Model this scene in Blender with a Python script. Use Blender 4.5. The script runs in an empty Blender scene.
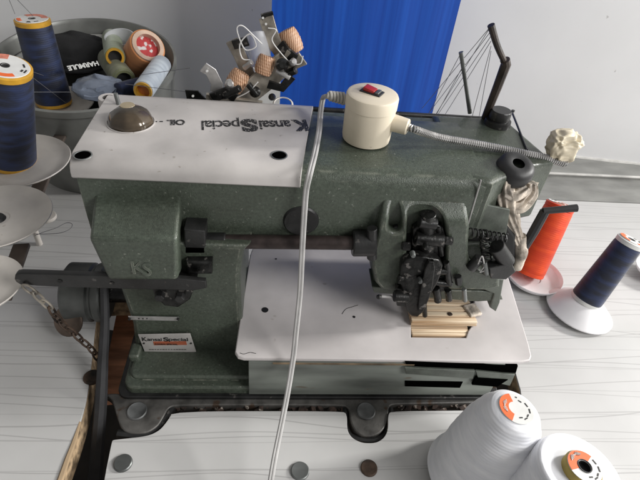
import bpy, bmesh, math, random
from mathutils import Vector, Matrix, noise
random.seed(7)
R_ = math.radians
sc = bpy.context.scene
COL = sc.collection

# ---------------------------------------------------------------- camera
F, CX, CY = 500., 320., 240.
CAM = Vector((0, 0, .5))
vx = Vector((5200/F, 170/F, 1)).normalized()
vd = Vector(((253-CX)/F, (821-CY)/F, 1)); vd = (vd - vd.dot(vx)*vx).normalized()
vy = vx.cross(vd)
if vy.z < 0: vy = -vy
vz = -vd
right = Vector((vx.x, vy.x, vz.x)); down = Vector((vx.y, vy.y, vz.y)); fwd = Vector((vx.z, vy.z, vz.z))
cam = bpy.data.objects.new('camera', bpy.data.cameras.new('camera'))
COL.objects.link(cam)
cam.data.sensor_width = 36; cam.data.lens = 36*F/640; cam.data.clip_start = .01; cam.data.clip_end = 50
m = Matrix((right, -down, -fwd)).transposed().to_4x4(); m.translation = CAM
cam.matrix_world = m
sc.camera = cam

# ---------------------------------------------------------------- world and lamps
w = bpy.data.worlds.new('World'); sc.world = w; w.use_nodes = True
bg = w.node_tree.nodes['Background']
bg.inputs[0].default_value = (1, .985, .965, 1); bg.inputs[1].default_value = .27
def area(name, loc, target, size, energy, col, sy=None):
    l = bpy.data.lights.new(name, 'AREA'); l.energy = energy; l.color = col; l.size = size
    if sy: l.shape = 'RECTANGLE'; l.size_y = sy
    o = bpy.data.objects.new(name, l); COL.objects.link(o); o.location = loc
    o.rotation_euler = (Vector(target)-Vector(loc)).to_track_quat('-Z', 'Y').to_euler()
    return o
area('window_light', (2.55, .72, 1.14), (.1, .42, .1), .36, 84, (1, .985, .955))
area('wall_fill', (1.9, -.9, 1.5), (.4, .7, .1), 1.0, 46, (1, .99, .98))  # added soft fill from the right front to brighten the wall
sc.view_settings.view_transform = 'Standard'; sc.view_settings.look = 'None'
sc.view_settings.exposure = .12; sc.view_settings.gamma = 1

# ---------------------------------------------------------------- helpers
def at(px, py, x=None, y=None, z=None):
    """the world point on one plane that the photograph shows at a pixel"""
    d = right*((px-CX)/F) + down*((py-CY)/F) + fwd
    if x is not None: t = (x-CAM.x)/d.x
    elif y is not None: t = (y-CAM.y)/d.y
    else: t = (z-CAM.z)/d.z
    return CAM + d*t

def mat(name, col, rough=.5, metal=0, var=.15, scale=40, bump=.0, bscale=300, col2=None, spots=None, alpha=None, trans=0, coat=0, aniso=None, sss=0, wear=None):
    mt = bpy.data.materials.new(name); mt.use_nodes = True
    nt = mt.node_tree; N = nt.nodes; L = nt.links
    p = N['Principled BSDF']
    tc = N.new('ShaderNodeTexCoord')
    src = tc.outputs['Object']
    if aniso:
        mp = N.new('ShaderNodeMapping'); mp.inputs['Scale'].default_value = aniso; L.new(src, mp.inputs[0]); src = mp.outputs[0]
    nz = N.new('ShaderNodeTexNoise'); nz.inputs['Scale'].default_value = scale; nz.inputs['Detail'].default_value = 6
    L.new(src, nz.inputs['Vector'])
    rp = N.new('ShaderNodeValToRGB'); rp.color_ramp.elements[0].position = .32; rp.color_ramp.elements[1].position = .68
    c = Vector(col); d = Vector(col2) if col2 else c*(1-var*1.6)
    rp.color_ramp.elements[0].color = (*d, 1); rp.color_ramp.elements[1].color = (*(c*(1+var*.5) if not col2 else c), 1)
    L.new(nz.outputs['Fac'], rp.inputs[0]); out = rp.outputs[0]
    if spots:
        sc_, th, scol = spots
        n2 = N.new('ShaderNodeTexNoise'); n2.inputs['Scale'].default_value = sc_; n2.inputs['Detail'].default_value = 3
        L.new(src, n2.inputs['Vector'])
        r2 = N.new('ShaderNodeValToRGB'); r2.color_ramp.elements[0].position = th; r2.color_ramp.elements[1].position = th+.05
        L.new(n2.outputs['Fac'], r2.inputs[0])
        mx = N.new('ShaderNodeMix'); mx.data_type = 'RGBA'; L.new(r2.outputs[0], mx.inputs['Factor'])
        L.new(out, mx.inputs['A']); mx.inputs['B'].default_value = (*scol, 1); out = mx.outputs['Result']
    if wear:
        bv = N.new('ShaderNodeBevel'); bv.samples = 4; bv.inputs['Radius'].default_value = .0022
        ge = N.new('ShaderNodeNewGeometry'); dt = N.new('ShaderNodeVectorMath'); dt.operation = 'DOT_PRODUCT'
        L.new(bv.outputs[0], dt.inputs[0]); L.new(ge.outputs['True Normal'], dt.inputs[1])
        m1 = N.new('ShaderNodeMapRange'); m1.inputs['From Min'].default_value = .985; m1.inputs['From Max'].default_value = .90; L.new(dt.outputs['Value'], m1.inputs[0])
        n5 = N.new('ShaderNodeTexNoise'); n5.inputs['Scale'].default_value = 90; n5.inputs['Detail'].default_value = 5; L.new(tc.outputs['Object'], n5.inputs[0])
        m3 = N.new('ShaderNodeMapRange'); m3.inputs['From Min'].default_value = .45; m3.inputs['From Max'].default_value = .62; L.new(n5.outputs['Fac'], m3.inputs[0])
        m2 = N.new('ShaderNodeMath'); m2.operation = 'MULTIPLY'; L.new(m1.outputs[0], m2.inputs[0]); L.new(m3.outputs[0], m2.inputs[1])
        wx = N.new('ShaderNodeMix'); wx.data_type = 'RGBA'; L.new(m2.outputs[0], wx.inputs['Factor']); L.new(out, wx.inputs['A']); wx.inputs['B'].default_value = (*wear, 1); out = wx.outputs['Result']
        # broad oily and dusty areas
        n6 = N.new('ShaderNodeTexNoise'); n6.inputs['Scale'].default_value = 11; n6.inputs['Detail'].default_value = 7; n6.inputs['Roughness'].default_value = .65; L.new(tc.outputs['Object'], n6.inputs[0])
        r6 = N.new('ShaderNodeValToRGB'); r6.color_ramp.elements[0].position = .35; r6.color_ramp.elements[1].position = .65
        r6.color_ramp.elements[0].color = (.72, .70, .66, 1); r6.color_ramp.elements[1].color = (1.12, 1.12, 1.1, 1); L.new(n6.outputs['Fac'], r6.inputs[0])
        w6 = N.new('ShaderNodeMix'); w6.data_type = 'RGBA'; w6.blend_type = 'MULTIPLY'; w6.inputs['Factor'].default_value = 1; L.new(out, w6.inputs['A']); L.new(r6.outputs[0], w6.inputs['B']); out = w6.outputs['Result']
    L.new(out, p.inputs['Base Color'])
    mr = N.new('ShaderNodeMapRange'); mr.inputs['To Min'].default_value = max(0, rough-.08); mr.inputs['To Max'].default_value = min(1, rough+.12)
    L.new(nz.outputs['Fac'], mr.inputs[0]); L.new(mr.outputs[0], p.inputs['Roughness'])
    p.inputs['Metallic'].default_value = metal
    if trans: p.inputs['Transmission Weight'].default_value = trans
    if coat: p.inputs['Coat Weight'].default_value = coat
    if sss:
        p.inputs['Subsurface Weight'].default_value = sss; p.inputs['Subsurface Radius'].default_value = (.02, .02, .02); p.inputs['Subsurface Scale'].default_value = .3
    if bump:
        n3 = N.new('ShaderNodeTexNoise'); n3.inputs['Scale'].default_value = bscale; n3.inputs['Detail'].default_value = 4
        L.new(src, n3.inputs['Vector'])
        b = N.new('ShaderNodeBump'); b.inputs['Strength'].default_value = bump; b.inputs['Distance'].default_value = .001
        L.new(n3.outputs['Fac'], b.inputs['Height']); L.new(b.outputs[0], p.inputs['Normal'])
    return mt

def wound(name, col, col2, pitch=700, rough=.6, sheen=.4, bump=.35):
    """thread wound in fine turns round a cone; crossing layers every few millimetres"""
    mt = bpy.data.materials.new(name); mt.use_nodes = True
    nt = mt.node_tree; N = nt.nodes; L = nt.links; p = N['Principled BSDF']
    tc = N.new('ShaderNodeTexCoord')
    w1 = N.new('ShaderNodeTexWave'); w1.bands_direction = 'Z'; w1.inputs['Scale'].default_value = pitch/6.28*1.0; w1.inputs['Distortion'].default_value = 1.5; w1.inputs['Detail'].default_value = 2
    mp = N.new('ShaderNodeMapping'); mp.inputs['Scale'].default_value = (12, 12, 50); L.new(tc.outputs['Object'], mp.inputs[0])
    mp.inputs['Rotation'].default_value = (.35, .2, 0)
    nz = N.new('ShaderNodeTexNoise'); nz.inputs['Scale'].default_value = 2.2; nz.inputs['Detail'].default_value = 5; nz.inputs['Distortion'].default_value = .8
    L.new(mp.outputs[0], nz.inputs['Vector']); L.new(tc.outputs['Object'], w1.inputs['Vector'])
    sx = N.new('ShaderNodeSeparateXYZ'); L.new(tc.outputs['Object'], sx.inputs[0])
    an = N.new('ShaderNodeMath'); an.operation = 'ARCTAN2'; L.new(sx.outputs['Y'], an.inputs[0]); L.new(sx.outputs['X'], an.inputs[1])
    def helix(sign, kz, ka):
        m1 = N.new('ShaderNodeMath'); m1.operation = 'MULTIPLY'; L.new(sx.outputs['Z'], m1.inputs[0]); m1.inputs[1].default_value = kz
        m2 = N.new('ShaderNodeMath'); m2.operation = 'MULTIPLY_ADD'; L.new(an.outputs[0], m2.inputs[0]); m2.inputs[1].default_value = sign*ka; L.new(m1.outputs[0], m2.inputs[2])
        m3 = N.new('ShaderNodeMath'); m3.operation = 'SINE'; L.new(m2.outputs[0], m3.inputs[0]); return m3.outputs[0]
    mm = N.new('ShaderNodeMath'); mm.operation = 'MULTIPLY'; L.new(helix(1, 260, 2), mm.inputs[0]); L.new(helix(-1, 230, 3), mm.inputs[1])
    ma = N.new('ShaderNodeMath'); ma.operation = 'MULTIPLY_ADD'; L.new(mm.outputs[0], ma.inputs[0]); ma.inputs[1].default_value = .13; L.new(nz.outputs['Fac'], ma.inputs[2])
    rp = N.new('ShaderNodeValToRGB'); rp.color_ramp.elements[0].position = .34; rp.color_ramp.elements[1].position = .66
    rp.color_ramp.elements[0].color = (*col2, 1); rp.color_ramp.elements[1].color = (*col, 1)
    L.new(ma.outputs[0], rp.inputs[0]); L.new(rp.outputs[0], p.inputs['Base Color'])
    p.inputs['Roughness'].default_value = rough; p.inputs['Sheen Weight'].default_value = sheen
    b = N.new('ShaderNodeBump'); b.inputs['Strength'].default_value = bump; b.inputs['Distance'].default_value = .0006
    ad = N.new('ShaderNodeMath'); ad.operation = 'ADD'; L.new(w1.outputs['Fac'], ad.inputs[0]); L.new(nz.outputs['Fac'], ad.inputs[1])
    sc1 = N.new('ShaderNodeMath'); sc1.operation = 'MULTIPLY_ADD'; L.new(w1.outputs['Fac'], sc1.inputs[0]); sc1.inputs[1].default_value = .35; L.new(ma.outputs[0], sc1.inputs[2]); L.new(sc1.outputs[0], b.inputs['Height']); L.new(b.outputs[0], p.inputs['Normal'])
    return mt

class G:
    """collects shapes into one mesh"""
    def __init__(s): s.b = bmesh.new()
    def add(s, me, mx=None):
        n = len(s.b.verts); s.b.from_mesh(me); s.b.verts.ensure_lookup_table()
        if mx is not None: bmesh.ops.transform(s.b, matrix=mx, verts=s.b.verts[n:])
        return s
    def box(s, c, size, rot=None, bev=0):
        t = bmesh.new(); bmesh.ops.create_cube(t, size=1)
        bmesh.ops.scale(t, vec=Vector(size), verts=t.verts)
        if bev: bmesh.ops.bevel(t, geom=t.edges[:], offset=bev, segments=3, affect='EDGES', profile=.5)
        mx = Matrix.Translation(Vector(c)) @ (rot.to_4x4() if rot is not None else Matrix.Identity(4))
        bmesh.ops.transform(t, matrix=mx, verts=t.verts)
        me = bpy.data.meshes.new('t'); t.to_mesh(me); t.free(); s.add(me); bpy.data.meshes.remove(me); return s
    def lathe(s, prof, p=(0, 0, 0), axis=(0, 0, 1), seg=40, closed=False):
        q = Vector((0, 0, 1)).rotation_difference(Vector(axis).normalized()).to_matrix().to_4x4()
        mx = Matrix.Translation(Vector(p)) @ q
        rings = []
        for r, z in prof:
            if r < 1e-6: rings.append([s.b.verts.new(mx @ Vector((0, 0, z)))])
            else: rings.append([s.b.verts.new(mx @ Vector((r*math.cos(a), r*math.sin(a), z))) for a in [6.283185*k/seg for k in range(seg)]])
        pairs = list(zip(rings, rings[1:])) + ([(rings[-1], rings[0])] if closed else [])
        for a, b in pairs:
            for k in range(seg):
                l = (k+1) % seg
                if len(a) == 1 and len(b) == 1: continue
                if len(a) == 1: s.b.faces.new((a[0], b[l], b[k])[::-1])
                elif len(b) == 1: s.b.faces.new((a[k], a[l], b[0]))
                else: s.b.faces.new((a[k], a[l], b[l], b[k]))
        return s
    def cyl(s, p0, p1, r, r1=None, seg=24, bev=0):
        p0 = Vector(p0); p1 = Vector(p1); h = (p1-p0).length; r1 = r if r1 is None else r1
        e = bev
        pr = [(0, 0), (r-e, 0), (r, e), (r1, h-e), (r1-e, h), (0, h)] if e else [(0, 0), (r, 0), (r1, h), (0, h)]
        return s.lathe(pr, p0, p1-p0, seg)
    def tube(s, pts, r, seg=10, smooth=True, rads=None, cap=True):
        pts = [Vector(p) for p in pts]
        if smooth and len(pts) > 2:
            q = []; rr = []
            P = [pts[0]*2-pts[1]] + pts + [pts[-1]*2-pts[-2]]
            for i in range(1, len(P)-2):
                for k in range(8):
                    t = k/8.; a, b, c, d = P[i-1:i+3]
                    q.append(.5*((2*b)+(c-a)*t+(2*a-5*b+4*c-d)*t*t+(3*b-a-3*c+d)*t**3))
                    if rads: rr.append(rads[i-1]*(1-t)+rads[i]*t)
            q.append(pts[-1]); pts = q
            if rads: rr.append(rads[-1]); rads = rr
        up = None; rings = []
        for i, p in enumerate(pts):
            d = (pts[min(i+1, len(pts)-1)]-pts[max(i-1, 0)])
            if d.length < 1e-9: d = Vector((0, 0, 1))
            d.normalize()
            if up is None: up = d.orthogonal().normalized()
            up = (up - up.dot(d)*d)
            up = up.normalized() if up.length > 1e-6 else d.orthogonal().normalized()
            sd = d.cross(up); ri = rads[i] if rads else r
            rings.append([s.b.verts.new(p+ri*(up*math.cos(a)+sd*math.sin(a))) for a in [6.283185*k/seg for k in range(seg)]])
        for a, b in zip(rings, rings[1:]):
            for k in range(seg):
                l = (k+1) % seg; s.b.faces.new((a[k], a[l], b[l], b[k]))
        if cap: s.b.faces.new(rings[0][::-1]); s.b.faces.new(rings[-1])
        return s
    def plate(s, outer, t, mx=None, holes=(), bev=0):
        """flat outline (2D) with holes, thickness t along local z from 0 to t, slightly rounded edges"""
        cu = bpy.data.curves.new('t', 'CURVE'); cu.dimensions = '2D'; cu.fill_mode = 'BOTH'
        for o in [outer]+list(holes):
            sp = cu.splines.new('POLY'); sp.points.add(len(o)-1); sp.use_cyclic_u = True
            for i, p in enumerate(o): sp.points[i].co = (p[0], p[1], 0, 1)
        cu.extrude = max(t/2-bev, .00001); cu.bevel_depth = bev; cu.bevel_resolution = 2; cu.offset = -bev
        ob = bpy.data.objects.new('t', cu); COL.objects.link(ob)
        dg = bpy.context.evaluated_depsgraph_get(); dg.update()
        me = bpy.data.meshes.new_from_object(ob.evaluated_get(dg))
        s.add(me, (mx or Matrix.Identity(4)) @ Matrix.Translation((0, 0, t/2)))
        bpy.data.objects.remove(ob); bpy.data.curves.remove(cu); bpy.data.meshes.remove(me); return s
    def front(s, pts, y, depth, holes=(), bev=.001, px=True):
        """outline in the plane y=const (given as photo pixels or x,z), its thickness running back"""
        cv = (lambda l: [(lambda q: (q.x, q.z))(at(a, b, y=y)) for a, b in l]) if px else (lambda l: l)
        mx = Matrix(((1, 0, 0, 0), (0, 0, 1, y), (0, 1, 0, 0), (0, 0, 0, 1)))
        return s.plate(cv(pts), depth, mx, [cv(h) for h in holes], bev)
    def flat(s, pts, z, t, holes=(), bev=.0005, px=False):
        """outline in the plane z=const, thickness downwards"""
        cv = (lambda l: [(lambda q: (q.x, q.y))(at(a, b, z=z)) for a, b in l]) if px else (lambda l: l)
        return s.plate(cv(pts), t, Matrix.Translation((0, 0, z-t)), [cv(h) for h in holes], bev)
    def text(s, body, size, mx, depth=.0003, bold=0., spacing=1., sx=1.):
        cu = bpy.data.curves.new('t', 'FONT'); cu.body = body; cu.size = size; cu.extrude = depth; cu.offset = bold; cu.space_character = spacing
        ob = bpy.data.objects.new('t', cu); COL.objects.link(ob)
        dg = bpy.context.evaluated_depsgraph_get(); dg.update()
        me = bpy.data.meshes.new_from_object(ob.evaluated_get(dg))
        s.add(me, mx @ Matrix.Diagonal((sx, 1, 1, 1)))
        bpy.data.objects.remove(ob); bpy.data.curves.remove(cu); bpy.data.meshes.remove(me); return s
    def build(s, name, material, parent=None, ang=35, bevel=0, world=True):
        bmesh.ops.recalc_face_normals(s.b, faces=s.b.faces[:])
        me = bpy.data.meshes.new(name); s.b.to_mesh(me); s.b.free()
        for p in me.polygons: p.use_smooth = True
        me.set_sharp_from_angle(angle=R_(ang))
        me.materials.append(material)
        o = bpy.data.objects.new(name, me); COL.objects.link(o)
        if parent:
            o.parent = parent
            if world: bpy.context.view_layer.update(); o.matrix_parent_inverse = parent.matrix_world.inverted()
        if bevel:
            md = o.modifiers.new('b', 'BEVEL'); md.width = bevel; md.segments = 3; md.limit_method = 'ANGLE'; md.angle_limit = R_(35)
        return o

def tag(o, label=None, cat=None, group=None, kind=None):
    if label: o['label'] = label
    if cat: o['category'] = cat
    if group: o['group'] = group
    if kind: o['kind'] = kind
    return o
def empty(name, loc, label, cat, group=None, rot=None):
    o = bpy.data.objects.new(name, None); COL.objects.link(o); o.location = loc; o.empty_display_size = .02
    if rot is not None: o.rotation_euler = rot
    return tag(o, label, cat, group)
def copy_tree(o, parent=None):
    c = o.copy(); COL.objects.link(c)
    if parent: c.parent = parent
    for ch in list(o.children): copy_tree(ch, c)
    return c
def rrect(x0, y0, x1, y1, r, n=5):
    o = []
    for cx, cy, a in ((x1-r, y1-r, 0), (x0+r, y1-r, 90), (x0+r, y0+r, 180), (x1-r, y0+r, 270)):
        for k in range(n+1):
            t = R_(a+90*k/n); o.append((cx+r*math.cos(t), cy+r*math.sin(t)))
    return o
def circ(cx, cy, r, n=24, ry=None): return [(cx+r*math.cos(6.2832*k/n), cy+(ry or r)*math.sin(6.2832*k/n)) for k in range(n)]
def smoothpoly(pts, it=2):
    for _ in range(it):
        q = []
        for i in range(len(pts)):
            a = pts[i]; b = pts[(i+1) % len(pts)]
            q += [(a[0]*.78+b[0]*.22, a[1]*.78+b[1]*.22), (a[0]*.22+b[0]*.78, a[1]*.22+b[1]*.78)]
        pts = q
    return pts

# ---------------------------------------------------------------- materials
GREEN = mat('machine_green', (.072, .088, .069), .36, 0, .20, 380, .4, 900, spots=(270, .675, (.17, .185, .16)), coat=.12, wear=(.24, .25, .21))
GREENL = mat('machine_green_light', (.115, .13, .11), .4, .1, .25, 60, .2, 500)
OFFWHITE = mat('cover_white', (.57, .54, .52), .34, 0, .22, 12, .06, 300, spots=(150, .70, (.34, .31, .28)))
PINKWHITE = mat('bed_white', (.60, .565, .555), .45, 0, .15, 12, .04, 300, spots=(70, .71, (.42, .38, .36)))
BLACK = mat('black_enamel', (.018, .018, .018), .35, 0, .3, 60, .2, 400, spots=(150, .66, (.07, .065, .06)))
GREASE = mat('greasy_metal', (.026, .026, .025), .3, .5, .5, 90, .4, 300, spots=(130, .62, (.16, .15, .14)))
STEEL = mat('steel', (.56, .55, .54), .3, .55, .25, 60, .05, 300)
DULLSTEEL = mat('dull_steel', (.20, .21, .205), .42, .6, .35, 30, .1, 300, aniso=(.3, 1, 1))
BRONZE = mat('old_nickel', (.44, .40, .34), .38, .55, .35, 70, .1, 300)
RUST = mat('rusty', (.10, .065, .045), .65, .3, .6, 60, .5, 250)
CREAM = mat('cream_plastic', (.74, .66, .52), .38, 0, .07, 20, .03, 200, spots=(75, .72, (.50, .42, .31)), sss=.05)
RED = mat('red_switch', (.36, .02, .02), .25, 0, .1, 80, 0)
DARKPL = mat('dark_plastic', (.02, .02, .021), .5, 0, .2, 60, .1, 300)
RUBBER = mat('rubber', (.03, .03, .032), .7, 0, .3, 50, .2, 300)
WHITEPL = mat('white_plastic', (.66, .62, .57), .4, 0, .14, 20, .04, 100, spots=(40, .70, (.45, .4, .34)), sss=.1)
PINKPL = mat('pale_dish', (.74, .73, .74), .35, 0, .05, 20, .02, 100, sss=.2)
NAVY = wound('navy_thread', (.014, .026, .080), (.005, .008, .022), sheen=.15)
ORANGE = wound('orange_thread', (.85, .075, .008), (.70, .045, .005), sheen=.1)
WHITETH = wound('white_thread', (.82, .825, .855), (.70, .71, .75), bump=.8)
OLIVE = wound('olive_thread', (.16, .17, .08), (.09, .1, .045))
SAGE = wound('sage_thread', (.24, .29, .17), (.17, .21, .12))
TAN = wound('tan_thread', (.55, .21, .06), (.42, .15, .04))
SKYTH = wound('pale_blue_thread', (.50, .55, .60), (.36, .41, .47))
YELLOW = mat('yellow_plastic', (.62, .33, .03), .4, 0, .15, 60, 0)
OCHRE = mat('ochre_card', (.40, .30, .07), .6, 0, .2, 60, .1)
PAPER = mat('label_paper', (.68, .68, .66), .6, 0, .06, 60, 0)
LORANGE = mat('label_orange', (.80, .14, .03), .5, 0, .05, 60, 0)
PINK = mat('label_pink', (.66, .22, .15), .5, 0, .2, 200, 0)
INK = mat('ink', (.015, .015, .015), .5, 0, .1, 60, 0)
INKW = mat('worn_ink', (.015, .015, .015), .5, 0, .1, 60, 0, spots=(600, .60, (.5, .48, .47)))
BROWN = mat('brown_film', (.075, .055, .035), .14, .2, .5, 45, .05, 60, coat=.5)
TAPE = mat('masking_tape', (.76, .67, .50), .5, 0, .15, 60, .5, 90)
TAPEW = mat('dirty_tape', (.64, .56, .47), .6, 0, .45, 75, .9, 260, spots=(110, .62, (.30, .25, .20)))
COPPER = mat('coppery_thread', (.5, .25, .12), .45, .2, .4, 200, .5, 500)
CORD = mat('pale_cord', (.46, .45, .44), .5, 0, .1, 60, .02, 100)
GREY_TUB = mat('grey_tub', (.22, .225, .21), .35, .3, .2, 20, .05, 60)
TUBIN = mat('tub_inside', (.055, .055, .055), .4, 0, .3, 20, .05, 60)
CAPM = mat('black_cloth', (.010, .010, .011), .9, 0, .3, 120, .5, 900)
WOOD = mat('raw_wood', (.50, .36, .22), .6, 0, .3, 12, .2, 80, aniso=(1, 1, 9))
TERRA = mat('reddish_wood', (.80, .38, .22), .6, 0, .35, 14, .2, 80, aniso=(1, 6, 1))  # wood tone lightened, painting in light that comes from beneath the table
BOARD = mat('chipboard', (.42, .30, .18), .8, 0, .45, 120, .6, 300)
FELT = mat('brown_lint', (.07, .045, .035), .9, 0, .6, 90, .8, 200, spots=(120, .6, (.32, .28, .24)))
THREADM = mat('grey_thread', (.16, .16, .17), .6, 0, .1, 60, 0)
THREADW = mat('white_loose_thread', (.75, .74, .72), .6, 0, .1, 60, 0)
STONE = mat('granite', (.27, .27, .255), .6, 0, .16, 30, .3, 90, aniso=(.6, 1.4, 1))
FLOORM = mat('dark_floor', (.07, .062, .055), .8, 0, .3, 10, .1)
CLEARP = mat('frosted_plastic', (.80, .81, .84), .5, 0, .05, 30, 0, trans=.55)
LINEWHITE = mat('white_line', (.62, .61, .58), .6, 0, .2, 30, .3, 60)

def ribbed_blue():
    mt = bpy.data.materials.new('ribbed_blue'); mt.use_nodes = True
    nt = mt.node_tree; N = nt.nodes; L = nt.links; p = N['Principled BSDF']
    tc = N.new('ShaderNodeTexCoord')
    mp = N.new('ShaderNodeMapping'); mp.inputs['Scale'].default_value = (170, 1, 3.5); L.new(tc.outputs['Object'], mp.inputs[0])
    wv = N.new('ShaderNodeTexNoise'); wv.inputs['Scale'].default_value = 1; wv.inputs['Detail'].default_value = 4; L.new(mp.outputs[0], wv.inputs[0])
    mp2 = N.new('ShaderNodeMapping'); mp2.inputs['Scale'].default_value = (38, 1, 1.5); L.new(tc.outputs['Object'], mp2.inputs[0])
    fn = N.new('ShaderNodeTexNoise'); fn.inputs['Scale'].default_value = 1; fn.inputs['Detail'].default_value = 2; L.new(mp2.outputs[0], fn.inputs[0])
    ml = N.new('ShaderNodeMath'); ml.operation = 'MULTIPLY'; L.new(wv.outputs['Fac'], ml.inputs[0]); L.new(fn.outputs['Fac'], ml.inputs[1])
    rp = N.new('ShaderNodeValToRGB'); rp.color_ramp.elements[0].position = .14; rp.color_ramp.elements[1].position = .36
    rp.color_ramp.elements[0].color = (.003, .062, .40, 1); rp.color_ramp.elements[1].color = (.008, .105, .56, 1)
    L.new(ml.outputs[0], rp.inputs[0]); L.new(rp.outputs[0], p.inputs['Base Color']); p.inputs['Roughness'].default_value = .55
    b = N.new('ShaderNodeBump'); b.inputs['Strength'].default_value = .12; b.inputs['Distance'].default_value = .001
    L.new(wv.outputs['Fac'], b.inputs['Height']); L.new(b.outputs[0], p.inputs['Normal'])
    return mt
BLUE = ribbed_blue()

def laminate():
    """white laminate printed with thin grey lines that wander and fork"""
    mt = bpy.data.materials.new('lined_laminate'); mt.use_nodes = True
    nt = mt.node_tree; N = nt.nodes; L = nt.links; p = N['Principled BSDF']
    tc = N.new('ShaderNodeTexCoord')
    sx = N.new('ShaderNodeSeparateXYZ'); L.new(tc.outputs['Object'], sx.inputs[0])
    def M_(op, a, b=None, c=None):
        n = N.new('ShaderNodeMath'); n.operation = op
        for i, v in enumerate((a, b, c)):
            if v is None: continue
            if isinstance(v, (int, float)): n.inputs[i].default_value = v
            else: L.new(v, n.inputs[i])
        return n.outputs[0]
    def lines(seed, period, amp, fx, wdt, strength):
        mp = N.new('ShaderNodeMapping'); mp.inputs['Scale'].default_value = (fx, 5, 0); mp.inputs['Location'].default_value = (seed, seed*2.3, seed); L.new(tc.outputs['Object'], mp.inputs[0])
        nz = N.new('ShaderNodeTexNoise'); nz.inputs['Scale'].default_value = 1; nz.inputs['Detail'].default_value = 1.2; L.new(mp.outputs[0], nz.inputs['Vector'])
        q = M_('DIVIDE', M_('MULTIPLY_ADD', nz.outputs['Fac'], amp, sx.outputs['Y']), period)
        ds = M_('MULTIPLY', M_('ABSOLUTE', M_('SUBTRACT', M_('FRACT', q), .5)), period)
        mr = N.new('ShaderNodeMapRange'); mr.inputs['From Min'].default_value = wdt*.35; mr.inputs['From Max'].default_value = wdt
        mr.inputs['To Min'].default_value = strength; mr.inputs['To Max'].default_value = 0; L.new(ds, mr.inputs[0]); return mr.outputs[0]
    mxm = N.new('ShaderNodeMath'); mxm.operation = 'MAXIMUM'
    a = M_('MAXIMUM', lines(3.1, .034, .055, 2.2, .0008, .38), lines(8.7, .047, .08, 1.7, .00075, .34)); b = M_('MAXIMUM', lines(14.2, .061, .10, 2.3, .0009, .40), lines(21.9, .029, .03, 1.4, .0006, .26))
    L.new(a, mxm.inputs[0]); L.new(b, mxm.inputs[1])
    nz = N.new('ShaderNodeTexNoise'); nz.inputs['Scale'].default_value = 7; nz.inputs['Detail'].default_value = 6; L.new(tc.outputs['Object'], nz.inputs[0])
    rp = N.new('ShaderNodeValToRGB'); rp.color_ramp.elements[0].position = .3; rp.color_ramp.elements[1].position = .7; rp.color_ramp.elements[0].color = (.49, .485, .475, 1); rp.color_ramp.elements[1].color = (.59, .585, .575, 1)
    L.new(nz.outputs['Fac'], rp.inputs[0])
    mx = N.new('ShaderNodeMix'); mx.data_type = 'RGBA'; L.new(mxm.outputs[0], mx.inputs['Factor']); L.new(rp.outputs[0], mx.inputs['A']); mx.inputs['B'].default_value = (.20, .19, .19, 1)
    L.new(mx.outputs['Result'], p.inputs['Base Color']); p.inputs['Roughness'].default_value = .38
    return mt
LAM = laminate()
def wallmat():
    return mat('painted_wall', (.80, .80, .80), .7, 0, .03, 6, .12, 60, spots=(55, .74, (.50, .49, .48)))
WALL = wallmat()

def striped_tan():
    mt = bpy.data.materials.new('grooved_brass'); mt.use_nodes = True
    nt = mt.node_tree; N = nt.nodes; L = nt.links; p = N['Principled BSDF']
    tc = N.new('ShaderNodeTexCoord'); mp = N.new('ShaderNodeMapping'); mp.inputs['Scale'].default_value = (3, 60, 60); L.new(tc.outputs['Object'], mp.inputs[0])
    nz = N.new('ShaderNodeTexNoise'); nz.inputs['Scale'].default_value = 3; nz.inputs['Detail'].default_value = 5; L.new(mp.outputs[0], nz.inputs[0])
    rp = N.new('ShaderNodeValToRGB'); rp.color_ramp.elements[0].position = .35; rp.color_ramp.elements[1].position = .6
    rp.color_ramp.elements[0].color = (.46, .30, .17, 1); rp.color_ramp.elements[1].color = (.80, .66, .48, 1)
    L.new(nz.outputs['Fac'], rp.inputs[0]); L.new(rp.outputs[0], p.inputs['Base Color']); p.inputs['Roughness'].default_value = .5
    return mt
STRIPE = striped_tan()

# ---------------------------------------------------------------- setting
tag(G().box((.3, .3, -.75), (6, 6, .02)).build('floor', FLOORM), kind='structure')
wa, wb = Vector((1.9, .70, 0)), Vector((-1.6, 1.13, 0))
d = (wb-wa).normalized(); ang = math.atan2(d.y, d.x)
g = G(); mid = (wa+wb)/2; nrm = Vector((-d.y, d.x, 0))
if nrm.y < 0: nrm = -nrm
g.box(mid+nrm*.05+Vector((0, 0, .5)), ((wb-wa).length, .1, 2.6), Matrix.Rotation(ang, 3, 'Z'))
tag(g.build('wall', WALL), kind='structure')
g = G().flat([(-1.5, .708), (1.8, .722), (1.8, .80), (-1.5, .80)], -.001, .03)
g.flat([(-1.5, .789), (1.8, .801), (1.8, 1.1), (-1.5, 1.4)], .008, .02, bev=.0015)
tag(g.build('stone_ledge', STONE), kind='structure')
g = G()
def wy(x): return wa.y + (x-wa.x)*d.y/d.x
pts = []
for i in range(80):
    x = -1.5+3.2*i/79; pts.append(Vector((x, wy(x)-.001, .008+.002*noise.noise(Vector((x*20, 0, 0))))))
g.tube(pts, .0035, 8, smooth=False, rads=[.0035+.0015*noise.noise(Vector((p.x*30, 3, 1))) for p in pts])
pts = []
for i in range(80):
    x = -1.4+3.1*i/79; pts.append(Vector((x, .7895+.0036*(x+1.5)/3.3*3.3, .004)))
g.tube([Vector((p.x, .788+.012*(p.x+1.5)/3.3, .005)) for p in pts], .0028, 8, smooth=False, rads=[.0025+.0014*noise.noise(Vector((p.x*25, 7, 1))) for p in pts])
tag(g.build('sill_line', LINEWHITE), kind='structure')  # white strips along the step edge and the wall foot

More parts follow.
